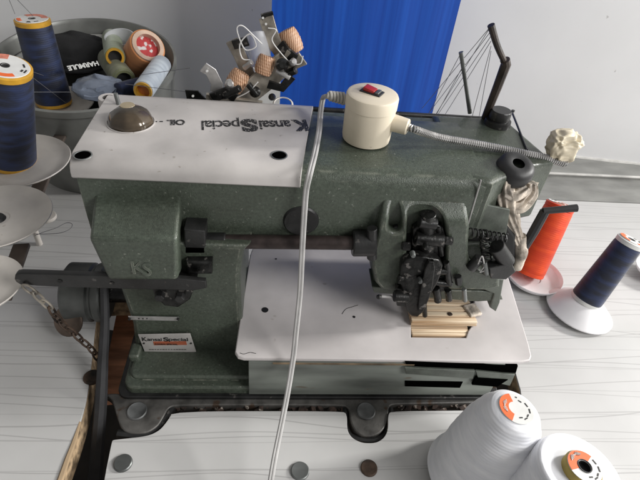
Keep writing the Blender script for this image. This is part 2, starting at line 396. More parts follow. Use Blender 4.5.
# ---------------------------------------------------------------- work table with its cut-out
T = empty('work_table', (.2, .3, -.03), 'white laminate table printed with thin wavy grey lines, cut out round the sewing machine', 'table')
hole_px = [(30, 560), (60, 480), (75, 440), (88, 395), (93, 345), (98, 302), (122, 300), (300, 300), (490, 300), (528, 408), (505, 410),
           (392, 411), (388, 414), (388, 430), (384, 438), (376, 443), (362, 443), (352, 438), (347, 430), (347, 414), (342, 411),
           (173, 411), (168, 420), (160, 430), (148, 436), (120, 439), (113, 440), (112, 441), (110, 450), (104, 480), (92, 560)]
hole = [(lambda q: (q.x, q.y))(at(a, b, z=0)) for a, b in smoothpoly(hole_px, 2)]
g = G().flat([(-1.5, -.2), (1.8, -.2), (1.8, .718), (-1.5, .704)], 0, .003, [hole], bev=.0004)
g.build('table_top', LAM, T)
hole2 = [(x, y) for x, y in hole]
g = G().flat([(-1.49, -.19), (1.79, -.19), (1.79, .712), (-1.49, .698)], -.0032, .026, [hole2], bev=.0002)
g.build('chipboard_core', BOARD, T)
g = G()
for a, b in (((70, 440), (90, 380)), ((60, 478), (76, 436))):
    pass
# bright splintered lip along the slot
g = G()
lip = [at(x, y, z=-.001) for x, y in ((52, 500), (60, 480), (67, 460), (74, 441), (80, 422))]
g.tube(lip, .0022, 6, rads=[.003, .003, .0028, .0022, .0012]); g.build('splintered_edge', WOOD, T)
g = G(); g.box(at(114, 370, z=-.06)+Vector((.012, .04, 0)), (.05, .17, .01), Matrix.Rotation(.1, 3, 'Z')); g.build('wooden_rail', TERRA, T)
for i, (x, y, r, mm) in enumerate(((123, 463, .0088, DULLSTEEL), (300, 471, .0092, DULLSTEEL), (369, 468, .0085, RUST), (92, 377, .0092, RUST))):
    p = at(x, y, z=.001)
    b = G().lathe([(0, .0012), (r*.5, .0011), (r*.9, .0016), (r, .0008), (r*1.04, -.002), (0, -.002)], p, (0, 0, 1), 28)
    b.build('bolt_cap', mm, T)

# ---------------------------------------------------------------- cast mounting frame with lobes
FR = empty('mounting_frame', (0.05, .33, -.006), 'dark cast metal frame with round lobes under the sewing machine', 'mounting frame')
fp = [(98, 392), (345, 398), (515, 392), (510, 402), (395, 404), (389, 406), (388, 418), (385, 428), (379, 434), (370, 437), (362, 436), (354, 430), (350, 420), (349, 408), (342, 405),
      (176, 405), (168, 408), (164, 416), (158, 426), (147, 433), (132, 434), (122, 430), (117, 418), (112, 398)]
g = G().flat([(lambda q: (q.x, q.y))(at(a, b, z=-.002)) for a, b in smoothpoly(fp, 2)] , -.002, .012, bev=.0015)
g.build('rim', mat('cast_grey', (.125, .12, .112), .45, .3, .35, 60, .4, 200, spots=(55, .60, (.075, .05, .035))), FR)
for x, y in ((366, 411), (137, 411)):
    p = at(x, y, z=-.0015); g = G().lathe([(0, .0005), (.008, .0006), (.0095, 0.0015), (.0105, .0005), (.0105, -.001), (0, -.001)], p, seg=30); g.build('lobe_pad', mat('lobe_grey', (.15, .155, .155), .5, .3, .3, 60, .1), FR)
g = G()
q = [at(a, b, z=-.008) for a, b in ((345, 409), (345, 425), (350, 436), (362, 440), (376, 440), (386, 434), (390, 420), (390, 409))]
g.tube(q, .004, 8); g.build('dark_gasket', BLACK, FR); g = G()
q = [at(a, b, z=-.008) for a, b in ((118, 434), (140, 436), (155, 430), (166, 418), (172, 408))]
g.tube(q, .005, 8); g.build('dark_gasket', BLACK, FR)
# lint and felt scraps packed in the gap
g = G()
for i in range(120):
    x = random.uniform(118, 505); p = at(x, random.uniform(403, 411), z=-.006+random.uniform(-.003, .001))
    s = random.uniform(.002, .006); mx = Matrix.Rotation(random.uniform(0, 3), 3, 'Z') @ Matrix.Rotation(random.uniform(-.6, .6), 3, 'X')
    g.box(p, (s*1.8, s, s*.5), mx)
tag(g.build('lint', FELT), 'brown lint and felt scraps packed along the gap between frame and table', 'lint', kind='stuff')

# ---------------------------------------------------------------- sewing machine
MA = empty('sewing_machine', (.05, .4, .0), 'old green industrial sewing machine with an off-white top cover and bed plate', 'sewing machine')
def bld(g, name, mt, par=MA, **k): return g.build(name, mt, par, **k)
# base casting
g = G()
g.flat(rrect(-.155, .312, .262, .50, .012), .013, .016, bev=.003)
g.flat(rrect(-.150, .322, .0, .50, .010), .018, .010, bev=.003)
bld(g, 'base', GREEN)
bld(G().flat(rrect(-.162, .307, .270, .51, .012), .0025, .006, bev=.001), 'base_gasket', BLACK)
# column
col_ = [(-.152, .012), (-.148, .06), (-.152, .12), (-.160, .18), (-.02, .18), (-.026, .172), (-.028, .158), (-.030, .14), (-.030, .10), (-.029, .06), (-.029, .012)]
g = G().front(col_, .360, .125, bev=.005, px=False); bld(g, 'column', GREEN)
g = G()
g.box((-.148, .352, .021), (.012, .02, .012), bev=.003); bld(g, 'base_screw_boss', GREEN)
# arm: plan outline extruded with rounded shoulders
def arm(x0, x1, name, mt):
    g = G()
    prof = [(.380, .172), (.379, .20), (.379, .232), (.381, .244), (.386, .2505), (.394, .2525), (.47, .2525), (.494, .2515), (.498, .2475), (.502, .2475), (.508, .2485), (.513, .246), (.516, .235), (.516, .18), (.508, .166), (.39, .166)]
    rings = []
    b = g.b
    for x in (x0, x1): rings.append([b.verts.new((x, y, z)) for y, z in prof])
    n = len(prof)
    for k in range(n): b.faces.new((rings[0][k], rings[0][(k+1) % n], rings[1][(k+1) % n], rings[1][k]))
    b.faces.new(rings[0]); b.faces.new(rings[1][::-1])
    return g
g = arm(-.173, .200, 'arm', GREEN); ao = bld(g, 'arm', GREEN, ang=50)
# head end of the arm, cut back on the right
g = G()
outline = [(.175, .3860), (.199, .3815), (.205, .3805), (.250, .412), (.284, .424), (.262, .514), (.175, .512)]
g.flat(outline, .2515, .075, bev=.006); bld(g, 'head_end', GREEN)
g = G(); p0 = at(512, 112, z=.2525); p1 = at(527, 150, z=.2525); g.tube([p0, p1], .0012, 6, smooth=False); bld(g, 'gasket_seam', BLACK)
# white cover sheet
g = G()
prof = [(.3765, .2385), (.3765, .2445), (.3785, .2495), (.3845, .2540), (.392, .2560), (.47, .2560), (.503, .2555), (.512, .2530), (.5195, .246), (.5195, .236)]
inner = [(y+(.0025 if y < .45 else -.0025), z-.0025) for y, z in prof][::-1]
pf = prof+inner; b = g.b; r0 = [b.verts.new((-.176, y, z)) for y, z in pf]; r1 = [b.verts.new((.0245+(y-.38)*.12, y, z)) for y, z in pf]; n = len(pf)
for k in range(n): b.faces.new((r0[k], r0[(k+1) % n], r1[(k+1) % n], r1[k]))
f0 = b.faces.new(r0); f1 = b.faces.new(r1[::-1]); bmesh.ops.triangulate(b, faces=[f0, f1])
g.flat(rrect(-.176, .385, -.1735, .51, .001), .2545, .02, bev=.0005)
CV = bld(g, 'top_cover', OFFWHITE, bevel=.0006)
ZC = .2562
VOID = mat('hole_black', (.0015, .0015, .0015), .9); VOID.node_tree.nodes['Principled BSDF'].inputs['Specular IOR Level'].default_value = 0  # flat black that paints in the dark of holes and slots
for x, y in ((279, 156), (83, 156)):
    p = at(x, y, z=ZC-.0008); g = G().lathe([(.0, -.004), (.0052, -.004), (.0058, .0004), (.0072, .001), (.0072, .0005), (.0, -.0045)], p, seg=24)
    g = G().lathe([(0, .0011), (.0062, .0011), (.0066, .0006), (0, .0002)], p, seg=24); bld(g, 'screw_hole_shade', VOID, CV)  # black disc painted for the hole's shade; the cover isn't cut
    g = G().lathe([(.0068, .0012), (.0078, .0012), (.0080, .0006), (.0066, .0006)], p, seg=24, closed=True); bld(g, 'hole_rim', DULLSTEEL, CV)
# oil sight dome
dp = at(131, 122, z=ZC)
prof = [(.0213, -.001), (.0215, .003), (.0205, .0055), (.0185, .0085), (.0135, .0125), (.008, .0148), (.004, .0155), (0, .0157)]
g = G().lathe(prof, dp, (0, 0, 1), 8*6)
for v in g.b.verts:
    a = math.atan2(v.co.y-dp.y, v.co.x-dp.x); r = (v.co.xy-dp.xy).length; k = 1-.05*abs(math.sin(a*4))*(r > .006)
    v.co.x = dp.x+(v.co.x-dp.x)*k; v.co.y = dp.y+(v.co.y-dp.y)*k
DM = bld(g, 'oil_dome', BROWN, ang=60)
g = G().lathe([(0, 0), (.008, 0), (.0065, .003), (0, .0035)], dp+Vector((-.002, .004, .0127)), seg=20); bld(g, 'dome_cap', mat('dome_tan', (.42, .34, .22), .25), DM)
g = G().lathe([(.0216, .0), (.0226, .0), (.0226, .0008), (.0216, .0008)], dp, seg=40, closed=True); bld(g, 'dome_ring', OFFWHITE, DM)
p = at(118, 101, z=ZC+.003); g = G().cyl(p-Vector((0, 0, .004)), p+Vector((-.001, 0, .008)), .0022, seg=12); bld(g, 'dome_pin', DULLSTEEL, DM)
# rear oil cup behind the cover edge
p = at(109, 100, z=.252); g = G().lathe([(.006, .003), (.010, .003), (.011, -.002), (.011, -.012), (0, -.012), (0, -.003), (.006, -.003)], p, seg=28); bld(g, 'oil_cup', OFFWHITE)
# lettering, printed so that it reads from the far side
def flatmx(p, rot, zz): return Matrix.Translation((p.x, p.y, zz)) @ Matrix.Rotation(rot, 4, 'Z')
pr = at(313, 117, z=ZC); pl = at(202, 119, z=ZC)
rot = math.atan2(pl.y-pr.y, pl.x-pr.x)
h = .0185
def word(name, body, x0, x1, size, bold, yy=116.5, tall=1.):
    """one word of the print, fitted between two points on the cover"""
    a = at(x0, yy+(312-x0)*.012, z=ZC); b = at(x1, yy+(312-x1)*.012, z=ZC)
    g = G().text(body, size, Matrix.Identity(4), .0002, bold, .92)
    xs = [v.co.x for v in g.b.verts]; k = (b-a).length/(max(xs)-min(xs))
    mx = flatmx(a, math.atan2(b.y-a.y, b.x-a.x), ZC) @ Matrix.Diagonal((k, tall, 1, 1)) @ Matrix.Translation((-min(xs), 0, 0))
    bmesh.ops.transform(g.b, matrix=mx, verts=g.b.verts[:]); return bld(g, name, INKW, CV)
word('initial_letter', 'K', 306, 291, h, .0010, 120.4, 1.62)
word('lettering', 'ansai', 289.5, 258.5, h, .0003, 120.2, 1.45)
word('initial_letter', 'S', 256.5, 240, h, .0010, 119.2, 1.75)
word('lettering', 'pecial', 239, 201.5, h, .0002, 119.6, 1.42)
word('oil_lettering', 'OIL', 185, 167, .013, .0004, 118.4, 1.1); word('oil_dash', '- -', 163, 154, .010, .0003, 118.6, 1.)
# motif box on the left of the arm
g = G()
bx = [(-.163, .384, .219), (-.085, .384, .222), (-.081, .331, .2105), (-.155, .331, .2075), (-.156, .384, .135), (-.088, .384, .135), (-.0855, .331, .1600), (-.1475, .331, .1580)]
vs = [g.b.verts.new(v) for v in bx]
for f in ((0, 1, 2, 3), (3, 2, 6, 7), (0, 3, 7, 4), (1, 5, 6, 2), (4, 7, 6, 5), (0, 4, 5, 1)): g.b.faces.new([vs[i] for i in f])
BXo = bld(g, 'gear_housing', GREEN, bevel=.0035)
g = G(); mxf = lambda p, a=0: Matrix.Translation(p) @ Matrix.Rotation(R_(82), 4, 'X') @ Matrix.Rotation(a, 4, 'Z')
pe = at(132, 273, y=.3302); g.text('K', .020, mxf(pe, .05), .0014, .0003, 1, 1); g.text('S', .020, mxf(pe+Vector((.0085, 0, -.001)), -.12), .0014, .0003, 1, 1)
bld(g, 'raised_monogram', GREEN, BXo)
# column plates
def textfront(g, s, size, px, py, y, depth=.0002, bold=0, sp=1, sx=1): g.text(s, size, Matrix.Translation(at(px, py, y=y)) @ Matrix.Rotation(R_(90), 4, 'X'), depth, bold, sp, sx)
NPY = .3555
g = G().front([(138, 335), (190, 334), (196, 352), (145, 353)], NPY, .0016, bev=.0004); NP = bld(g, 'name_plate', mat('plate_silver', (.50, .48, .46), .35, .2, .12))
g = G()
def wordf(body, x0, x1, yy, hgt, bold):
    a = at(x0, yy, y=NPY-.0003); b = at(x1, yy, y=NPY-.0003); t = G().text(body, 1, Matrix.Identity(4), .0, 0, .95)
    xs = [v.co.x for v in t.b.verts]; k = (b.x-a.x)/(max(xs)-min(xs)); t.b.free()
    g.text(body, 1, Matrix.Translation(a) @ Matrix.Rotation(R_(90), 4, 'X') @ Matrix.Diagonal((k, hgt, .0002, 1)) @ Matrix.Translation((-min(xs), 0, 0)), .5, bold, .95)
wordf('K', 142.5, 147, 341, .0092, .02); wordf('ansai', 147.5, 162, 340.8, .0078, .01); wordf('S', 164, 168.5, 341.2, .0094, .03); wordf('pecial', 169, 188, 340.8, .0078, .01)
bld(g, 'plate_lettering', INK, NP)
g = G().front([(153, 341.6), (186, 341.4), (187, 345), (154, 345.3)], NPY-.0003, .001, bev=.0001); bld(g, 'red_band', mat('band_red', (.36, .10, .05), .5), NP)
g = G(); textfront(g, 'KANSAI SPECIAL', .0034, 155, 344.8, NPY-.0006, depth=.00015, sx=1.0); bld(g, 'band_lettering', INK, NP)
g = G()
for x in (144, 191): p = at(x, 343, y=NPY); g.cyl(p+Vector((0, .001, 0)), p-Vector((0, .001, 0)), .0011, seg=10)
for k in range(14): p = at(150+k*2.7, 349.5, y=NPY-.0003); g.box(p, (.0014+.0012*random.random(), .0004, .0006))
bld(g, 'plate_rivets', INK, NP)
g = G().front([(128, 316.5), (179, 317.5), (178, 321), (130, 320)], .3572, .0012, bev=.0003); SP = bld(g, 'serial_strip', STEEL)
g = G()
for x in (129.5, 178): p = at(x, 318.8, y=.3565); g.cyl(p+Vector((0, .001, 0)), p-Vector((0, .0012, 0)), .0014, seg=10)
for k in range(3): p = at(139+k*4, 318.6, y=.357); g.box(p, (.001, .0006, .0016))
bld(g, 'strip_rivets', INK, SP)
# lever across the left side
LY = .335
g = G().front(smoothpoly([(15, 274), (22, 273), (205, 279), (207, 291), (150, 290), (22, 286), (14, 281)], 1), LY, .006, bev=.0012)
LV = bld(g, 'lever', BLACK)
g = G()
for x, y in ((60, 281), (112, 283)): p = at(x, y, y=LY); g.cyl(p+Vector((0, .002, 0)), p-Vector((0, .0006, 0)), .0022, seg=14)
bld(g, 'lever_rivet', GREASE, LV)
g = G().front([(150, 284), (196, 284), (190, 300), (178, 308), (164, 306), (154, 296)], .341, .018, bev=.002); bld(g, 'lever_bracket', GREASE)
for x, y in ((160, 296), (180, 297)): p = at(x, y, y=.338); bld(G().cyl(p+Vector((0, .004, 0)), p-Vector((0, .004, 0)), .0048, seg=6, bev=.0008), 'hex_bolt', BLACK)
# crossing shaft in front of the arm
SY, SZ = .372, .1735
p0 = at(186, 241, y=SY); p1 = at(366, 243, y=SY)
bld(G().cyl(p0, p1, .0072, seg=28), 'cross_shaft', mat('brown_shaft', (.06, .045, .042), .35, .5, .4, 60, .2, 200))
bld(G().cyl(at(186, 239, y=SY), at(204, 239, y=SY), .0105, seg=28, bev=.001).cyl(at(204, 241, y=SY), at(226, 241, y=SY), .0085, seg=28, bev=.001), 'shaft_collar', BLACK)
bld(G().cyl(at(352, 243, y=SY), at(375, 243, y=SY), .0135, seg=28, bev=.0015), 'shaft_collar', BLACK)
p = at(301, 221, y=.3785)
bld(G().lathe([(0, .0012), (.012, .0012), (.013, .0015), (.016, .002), (.0175, 0), (.0175, -.004), (0, -.004)], p, (0, -1, 0), 32), 'arm_plug', BLACK)
g = G().front([(184, 230), (205, 231), (206, 254), (184, 254)], .360, .02, bev=.0015); bld(g, 'shaft_bracket', BLACK)
g = G().front([(186, 262), (212, 262), (212, 275), (186, 275)], .352, .02, bev=.003); bld(g, 'shaft_block', GREASE)
# bed plate (white)
ZP = .07
bp = [(lambda q: (q.x, q.y))(at(a, b, z=ZP)) for a, b in ((250, 255), (243, 300), (236, 345), (235, 352), (238, 356.5), (244, 358), (380, 359.5), (522, 361.5), (530, 360), (531.5, 356), (529, 345), (513, 292), (500, 250), (490, 236))]
bp += [(.30, .50), (-.02, .50)]
sl = [(lambda q: (q.x, q.y))(at(a, b, z=ZP)) for a, b in ((411, 290), (411, 337), (466, 337.5), (468, 331), (474, 322), (474, 290))]
g = G().flat(bp, ZP, .005, [sl], bev=.0012); BP = bld(g, 'bed_plate', PINKWHITE)
g = G()
g.lathe([(0, .0004), (.0012, .0004), (.0012, -.0005), (0, -.0005)], at(276, 259, z=ZP), seg=12)
g.lathe([(0, .0004), (.0038, .0004), (.0038, -.0005), (0, -.0005)], at(265, 310, z=ZP), seg=18)
g.lathe([(0, .0004), (.0016, .0004), (.0016, -.0005), (0, -.0005)], at(354, 317, z=ZP), seg=12)
g.tube([at(a, b, z=ZP+.0001) for a, b in ((342, 314), (346, 309), (352, 307), (358, 305))], .0003, 5); g.tube([at(a, b, z=ZP+.0001) for a, b in ((240, 353), (244, 354), (250, 352.5), (256, 353.5))], .0003, 5)
bld(g, 'plate_holes', INK, BP)
# metal front panel of the bed and sliding covers
g = G().box((.118, .3395, .0345), (.276, .060, .0605), bev=.001)
bld(g, 'bed_front_panel', mat('panel_grey', (.22, .24, .215), .55, .05, .35, 22, .08, 200, spots=(60, .64, (.16, .14, .11)), aniso=(.35, 1, 1.6)))
bld(G().box((.125, .41, .040), (.27, .16, .05), bev=.001), 'bed_body', BLACK)
bld(G().box((.08, .3092, .0632), (.15, .0015, .0020)), 'worn_edge', mat('worn_tan', (.22, .16, .10), .7, 0, .5, 30), ang=30)
g = G().front([(405, 362), (518, 366), (516, 373), (490, 372), (474, 370), (475, 372), (407, 367)], .3085, .004, bev=.0003); bld(g, 'slot_shade', VOID)  # black slabs on the panel paint the slots' shade; nothing is recessed
g = G().front([(405, 368), (475, 371), (473, 379), (406, 374)], .3060, .003, bev=.0006); bld(g, 'slide_cover', GREENL)
g = G().front([(476, 371), (515, 375), (510, 386), (478, 379)], .3065, .004, bev=.0006); bld(g, 'slide_cover', GREENL)
g = G().front([(405, 381), (463, 382), (460, 388), (405, 386.5)], .3088, .004, bev=.0003); bld(g, 'slot_shade', VOID)
g = G().front([(476, 378), (508, 380), (497, 387), (472, 385)], .3055, .003, bev=.0003); bld(g, 'slot_shade', VOID)
g = G(); pa = at(497, 396, y=.305); g.box((.262, .325, .032), (.006, .02, .045), bev=.001); bld(g, 'side_bracket', RUST)
# throat plate with long grooves
def groove(x0, x1, y0, y1, z, n, h):
    g = G(); s = (y1-y0)/n
    for k in range(n): g.box(((x0+x1)/2, y0+s*(k+.5), z-h/2), (x1-x0, s*.84, h), bev=.0006)
    g.box(((x0+x1)/2, (y0+y1)/2, z-h-.001), (x1-x0, y1-y0, .002))
    return g
a = at(412, 336, z=.068); b_ = at(465, 323, z=.068)
TP = bld(groove(a.x+.001, b_.x+.001, a.y, a.y+.022, .0685, 4, .003), 'throat_plate', STRIPE)
a = at(412, 322, z=.077); b_ = at(474, 300, z=.077)
g = groove(a.x, a.x+.076, a.y, a.y+.042, .0775, 5, .004); bld(g, 'presser_plate', STRIPE)
p = at(450, 314, z=.078); bld(G().lathe([(0, .0006), (.0024, .0006), (.003, 0), (0, -.001)], p, seg=14), 'plate_screw', RUST)
p = at(474, 311, z=.079); g = G().box(p+Vector((-.001, .002, -.001)), (.016, .018, .004), Matrix.Rotation(.3, 3, 'Z'), bev=.0018); bld(g, 'foot_tongue', TAPEW)
# ---- head mechanism
outer = smoothpoly([(377, 289), (371, 262), (377, 238), (383, 212), (392, 200), (408, 197), (450, 197), (466, 199), (470, 218), (468, 262), (478, 272), (500, 274), (500, 291), (440, 290), (410, 288), (398, 292)], 1)
h1 = smoothpoly([(388, 228), (391, 212), (397, 205), (402, 210), (403, 228), (399, 233), (392, 233)], 2)
h2 = smoothpoly([(407, 274), (407, 217), (413, 211), (438, 212), (446, 222), (447, 256), (440, 276)], 2)
g = G().front(outer, .3670, .02, [h2, h1], bev=.0032)
zt = at(425, 198, y=.367).z; zb = zt-.030
for k in range(1, 9): bmesh.ops.bisect_plane(g.b, geom=g.b.verts[:]+g.b.edges[:]+g.b.faces[:], plane_co=(0, 0, zb+(zt-zb)*k/8.2), plane_no=(0, 0, 1))
for v in g.b.verts:
    t = min(1, max(0, (v.co.z-zb)/(zt-zb))); t = t*t*(3-2*t); v.co.y += t*max(0, .3865-v.co.y)
bld(g, 'head_casting', GREEN, ang=40)
p = at(396, 229, y=.377); bld(G().lathe([(0, .003), (.004, .003), (.0048, .002), (.0048, -.002), (0, -.002)], p, (0, -1, 0), 18), 'pocket_screw', BLACK)
g = G().front([(404, 206), (448, 206), (448, 268), (404, 268)], .3795, .012, bev=.001); bld(g, 'opening_shade', mat('black_void', (.008, .008, .008), .8))  # black slab that paints the shade inside the opening
# head underside body
g = G().box(((at(372, 290, y=.39).x+.235)/2, .425, .140), (.125, .085, .065), bev=.004); bld(g, 'head_underside', GREEN)
g = G().front([(372, 287), (500, 292), (503, 300), (478, 302), (436, 299), (374, 293)], .374, .03, bev=.0015); bld(g, 'head_lower_plate', GREEN)
g = G().front([(484, 276), (504, 280), (500, 303), (496, 312), (490, 308), (494, 294), (484, 290)], .372, .03, bev=.0015); bld(g, 'right_jaw', GREENL)
# needle bar and linkage in the opening
def cylp(x0, y0, x1, y1, yy, r, name, mt, seg=18, bev=.0006): return bld(G().cyl(at(x0, y0, y=yy), at(x1, y1, y=yy), r, seg=seg, bev=bev), name, mt)
cylp(428, 214, 424, 292, .371, .0078, 'needle_bar', GREASE)
cylp(415, 238, 443, 240, .366, .007, 'needle_bar_clamp', GREASE)
cylp(419, 222, 436, 224, .368, .0058, 'link_pin', BLACK)
cylp(438, 226, 441, 255, .372, .0036, 'guide_rod', GREASE)
g = G().front(smoothpoly([(402, 262), (420, 256), (444, 262), (440, 280), (428, 300), (420, 318), (409, 316), (404, 300), (400, 280)], 1), .357, .012, bev=.002); bld(g, 'needle_holder', GREASE)
g = G().front(smoothpoly([(427, 262), (436, 262), (432, 292), (424, 312), (418, 316), (420, 294)], 1), .352, .005, bev=.001); bld(g, 'holder_arm', GREASE)
cylp(394, 296, 408, 297, .356, .0062, 'thumb_screw', GREASE, 14)
cylp(381, 296, 392, 297, .356, .0018, 'screw_shank', STEEL, 10)
p = at(379, 297, y=.356); bld(G().lathe([(0, -.003), (.002, -.0024), (.003, 0), (.002, .0024), (0, .003)], p, (1, 0, 0), 14), 'screw_tip', BLACK)
g = G().front([(396, 289), (415, 290), (414, 309), (397, 306)], .359, .01, bev=.001); bld(g, 'clamp_block', GREASE)
for i, (x, y) in enumerate(((420, 281), (426, 247), (413, 255))):
    p = at(x, y, y=.352); bld(G().lathe([(0, .0025), (.002, .0022), (.0026, .0), (.0026, -.004), (0, -.004)], p, (0, -1, 0), 12), 'set_screw', DULLSTEEL if i != 1 else GREASE)
cylp(464, 289, 465, 301, .362, .0026, 'foot_screw', DULLSTEEL, 12)
cylp(458, 276, 459, 284, .362, .0040, 'foot_nut', BLACK, 6)
# left foot of the frame: bushes
cylp(372, 228, 372, 258, .368, .0052, 'guide_bush', BLACK)
for x0, y0, x1, y1, yy, rr, nm in ((409, 262, 404, 284, .362, .0042, 'linkage_rod'), (446, 262, 449, 284, .362, .0036, 'linkage_rod'), (412, 270, 446, 271, .361, .0040, 'cross_pin'), (432, 282, 452, 284, .362, .0034, 'cross_pin'),
        (398, 279, 410, 280, .358, .0050, 'lock_nut'), (444, 240, 452, 241, .364, .0046, 'lock_nut'), (402, 246, 410, 246, .364, .0048, 'lock_nut'), (436, 288, 438, 301, .361, .0042, 'needle_clamp'), (448, 290, 449, 300, .364, .0036, 'needle_clamp'), (424, 300, 425, 316, .358, .0028, 'needle_clamp')):
    cylp(x0, y0, x1, y1, yy, rr, nm, GREASE, 6 if nm == 'lock_nut' else 16)
g = G().front(smoothpoly([(414, 226), (442, 224), (448, 240), (440, 262), (420, 264), (411, 244)], 1), .370, .01, bev=.002); bld(g, 'crank_arm', GREASE)
g = G().front(smoothpoly([(400, 276), (452, 277), (450, 289), (438, 294), (404, 292)], 1), .3655, .008, bev=.0015); bld(g, 'lower_link', GREASE)
# springs on the right of the head; a black block paints the recess's shade
bld(G().front([(470, 208), (500, 216), (516, 236), (516, 268), (498, 276), (468, 274), (466, 240)], .386, .05, bev=.003), 'recess_shade_block', mat('black_void2', (.012, .012, .012), .6))
g = G(); c0 = at(484, 232, y=.372); c1 = at(487, 262, y=.372)
pts = [c0.lerp(c1, t/60)+Vector((.0052*math.cos(t*.85), .0052*math.sin(t*.85), 0)) for t in range(61)]
g.tube(pts, .0010, 6, smooth=False); bld(g, 'coil_spring', GREASE)
g = G(); c0 = at(470, 232, y=.370); c1 = at(508, 238, y=.374)
pts = [c0.lerp(c1, t/60)+Vector((0, .0042*math.cos(t*.85), .0042*math.sin(t*.85))) for t in range(61)]
g.tube(pts, .0009, 6, smooth=False); bld(g, 'coil_spring', BLACK)
cylp(470, 268, 480, 258, .366, .0058, 'tension_post', BLACK)
cylp(484, 262, 486, 274, .360, .0030, 'tension_screw', DULLSTEEL, 12)
cylp(496, 246, 507, 262, .368, .0085, 'tension_knob', BLACK)
g = G().front([(489, 268), (512, 264), (516, 272), (506, 280), (491, 279)], .360, .01, bev=.0012); bld(g, 'tension_plate', BLACK)
g = G(); g.tube([at(a, b, y=.358) for a, b in ((478, 264), (482, 256), (484, 266), (480, 272), (486, 270))], .0007, 6); bld(g, 'wire_hook', STEEL)
# clear green guard leaf
g = G().front([(480, 180), (486, 205), (510, 210), (506, 236), (475, 236), (467, 224)], .3835, .003, bev=.0006); bld(g, 'face_guard', GREENL)
g = G().tube([at(481, 180, y=.379), at(468, 224, y=.379)], .0009, 6, smooth=False); bld(g, 'guard_edge', STEEL)
# top knob, rods
p = at(497, 124, z=.252); g = G().lathe([(0, .017), (.0105, .017), (.0115, .0155), (.0115, .008), (.0105, .0075), (.0105, .006), (.014, .0055), (.0145, .001), (.0145, -.001), (0, -.001)], p, (0, 0, 1), 30)
bld(g, 'top_knob', BLACK)
g = G(); g.lathe([(0, .001), (.002, .001), (.002, -.001), (0, -.001)], at(513, 111, z=.253), seg=12); bld(g, 'cover_screw', BLACK)
g = G(); rb = at(470, 113, z=.252); rt = at(461, 52, y=rb.y+.005); g.tube([rb, rb.lerp(rt, .5), rt], .0026, 10, rads=[.0026, .0022, .0026]); bld(g, 'thread_post', DULLSTEEL)
g = G().tube([at(485, 118, z=.252), at(497, 88, y=.495), at(506, 64, y=.492), at(505, 60, y=.491)], .005, 10, rads=[.0042, .0048, .0052, .005], smooth=False)
g.tube([at(504, 61, y=.491), at(497, 45, y=.489), at(491, 25, y=.488)], .003, 10, rads=[.0030, .0032, .0036]); bld(g, 'taped_thread_post', mat('brown_tape', (.055, .04, .032), .45, 0, .4, 60, .3, 200))
bld(G().box((.06, .519, .2425), (.36, .006, .012), bev=.002), 'rear_strip', BLACK)
# handwheel
hp = at(90, 292, y=.425); ax = Vector((1, 0, 0))
WX = -.205
w0 = at(69, 292, y=.425); w1 = at(108, 292, y=.425); WC = Vector(((w0.x+w1.x)/2, .425, (w0.z+w1.z)/2)); hw = (w1.x-w0.x)/2
g = G().lathe([(0, -hw+.003), (.012, -hw), (.032, -hw), (.0355, -hw+.003), (.0355, hw*.3), (.033, hw*.4), (.033, hw*.5), (.0355, hw*.6), (.0355, hw-.002), (.034, hw), (0, hw)], WC, ax, 48)
bld(g, 'handwheel', DULLSTEEL if False else mat('wheel_grey', (.10, .105, .10), .4, .2, .3, 40, .1))
g = G().cyl(WC, WC+Vector((.07, 0, 0)), .012); bld(g, 'wheel_shaft', GREASE)
# drive belt hanging through the slot
g = G()
b1 = [at(a, b, y=yy) for a, b, yy in ((104, 282, .385), (105, 320, .360), (103, 360, .335), (101, 400, .305), (98, 440, .277), (95, 482, .250), (92, 540, .22))]
g.tube(b1, .0060, 8, rads=[.0042, .0048, .0055, .0065, .007, .0075, .0075])
tag(g.build('drive_belt', RUBBER), 'black rubber drive belt running down from the handwheel through the table slot', 'belt')
# bronze round washer plate hanging from the chain
CH = empty('chain', at(25, 286, y=.332), 'rusty steel chain hanging from the end of the black lever', 'chain')
cpts = [at(a, b, y=yy) for a, b, yy in ((25, 286, .333), (38, 296, .335), (50, 308, .338), (60, 322, .34), (72, 332, .342), (84, 342, .344), (96, 354, .345), (102, 368, .345))]
g = G(); tot = 0; L_ = []
import itertools
dens = []
for a, b in zip(cpts, cpts[1:]):
    for k in range(10): dens.append(a.lerp(b, k/10))
dens.append(cpts[-1])
step = .0115; acc = 0; nodes = [dens[0]]
for p in dens:
    if (p-nodes[-1]).length >= step: nodes.append(p)
for i, (a, b) in enumerate(zip(nodes, nodes[1:])):
    dv = (b-a).normalized(); s = dv.cross(Vector((0, 1, 0))).normalized(); u = s if i % 2 == 0 else dv.cross(s).normalized()
    c = (a+b)/2; ln = (b-a).length/2+.0022; wd = .0034
    ring = []
    for k in range(17):
        t = 6.2832*k/16; ring.append(c+dv*(ln*math.copysign(abs(math.cos(t))**.8, math.cos(t)))+u*(wd*math.sin(t)))
    g = G().tube(ring, .00115, 7, smooth=False, cap=False); g.build('link', RUST if i > 2 else BRONZE, CH)
p = at(68, 321, y=.39)
g = G().lathe([(0, .0), (.0, .0012), (.017, .0012), (.0185, 0), (.0185, -.001), (0, -.001)], p, (-.25, -.72, .6), 32)
tag(g.build('metal_disc', mat('old_brass_disc', (.16, .12, .095), .35, .7, .4, 30, .1)), 'thin brownish metal disc hanging behind the chain below the handwheel', 'disc')

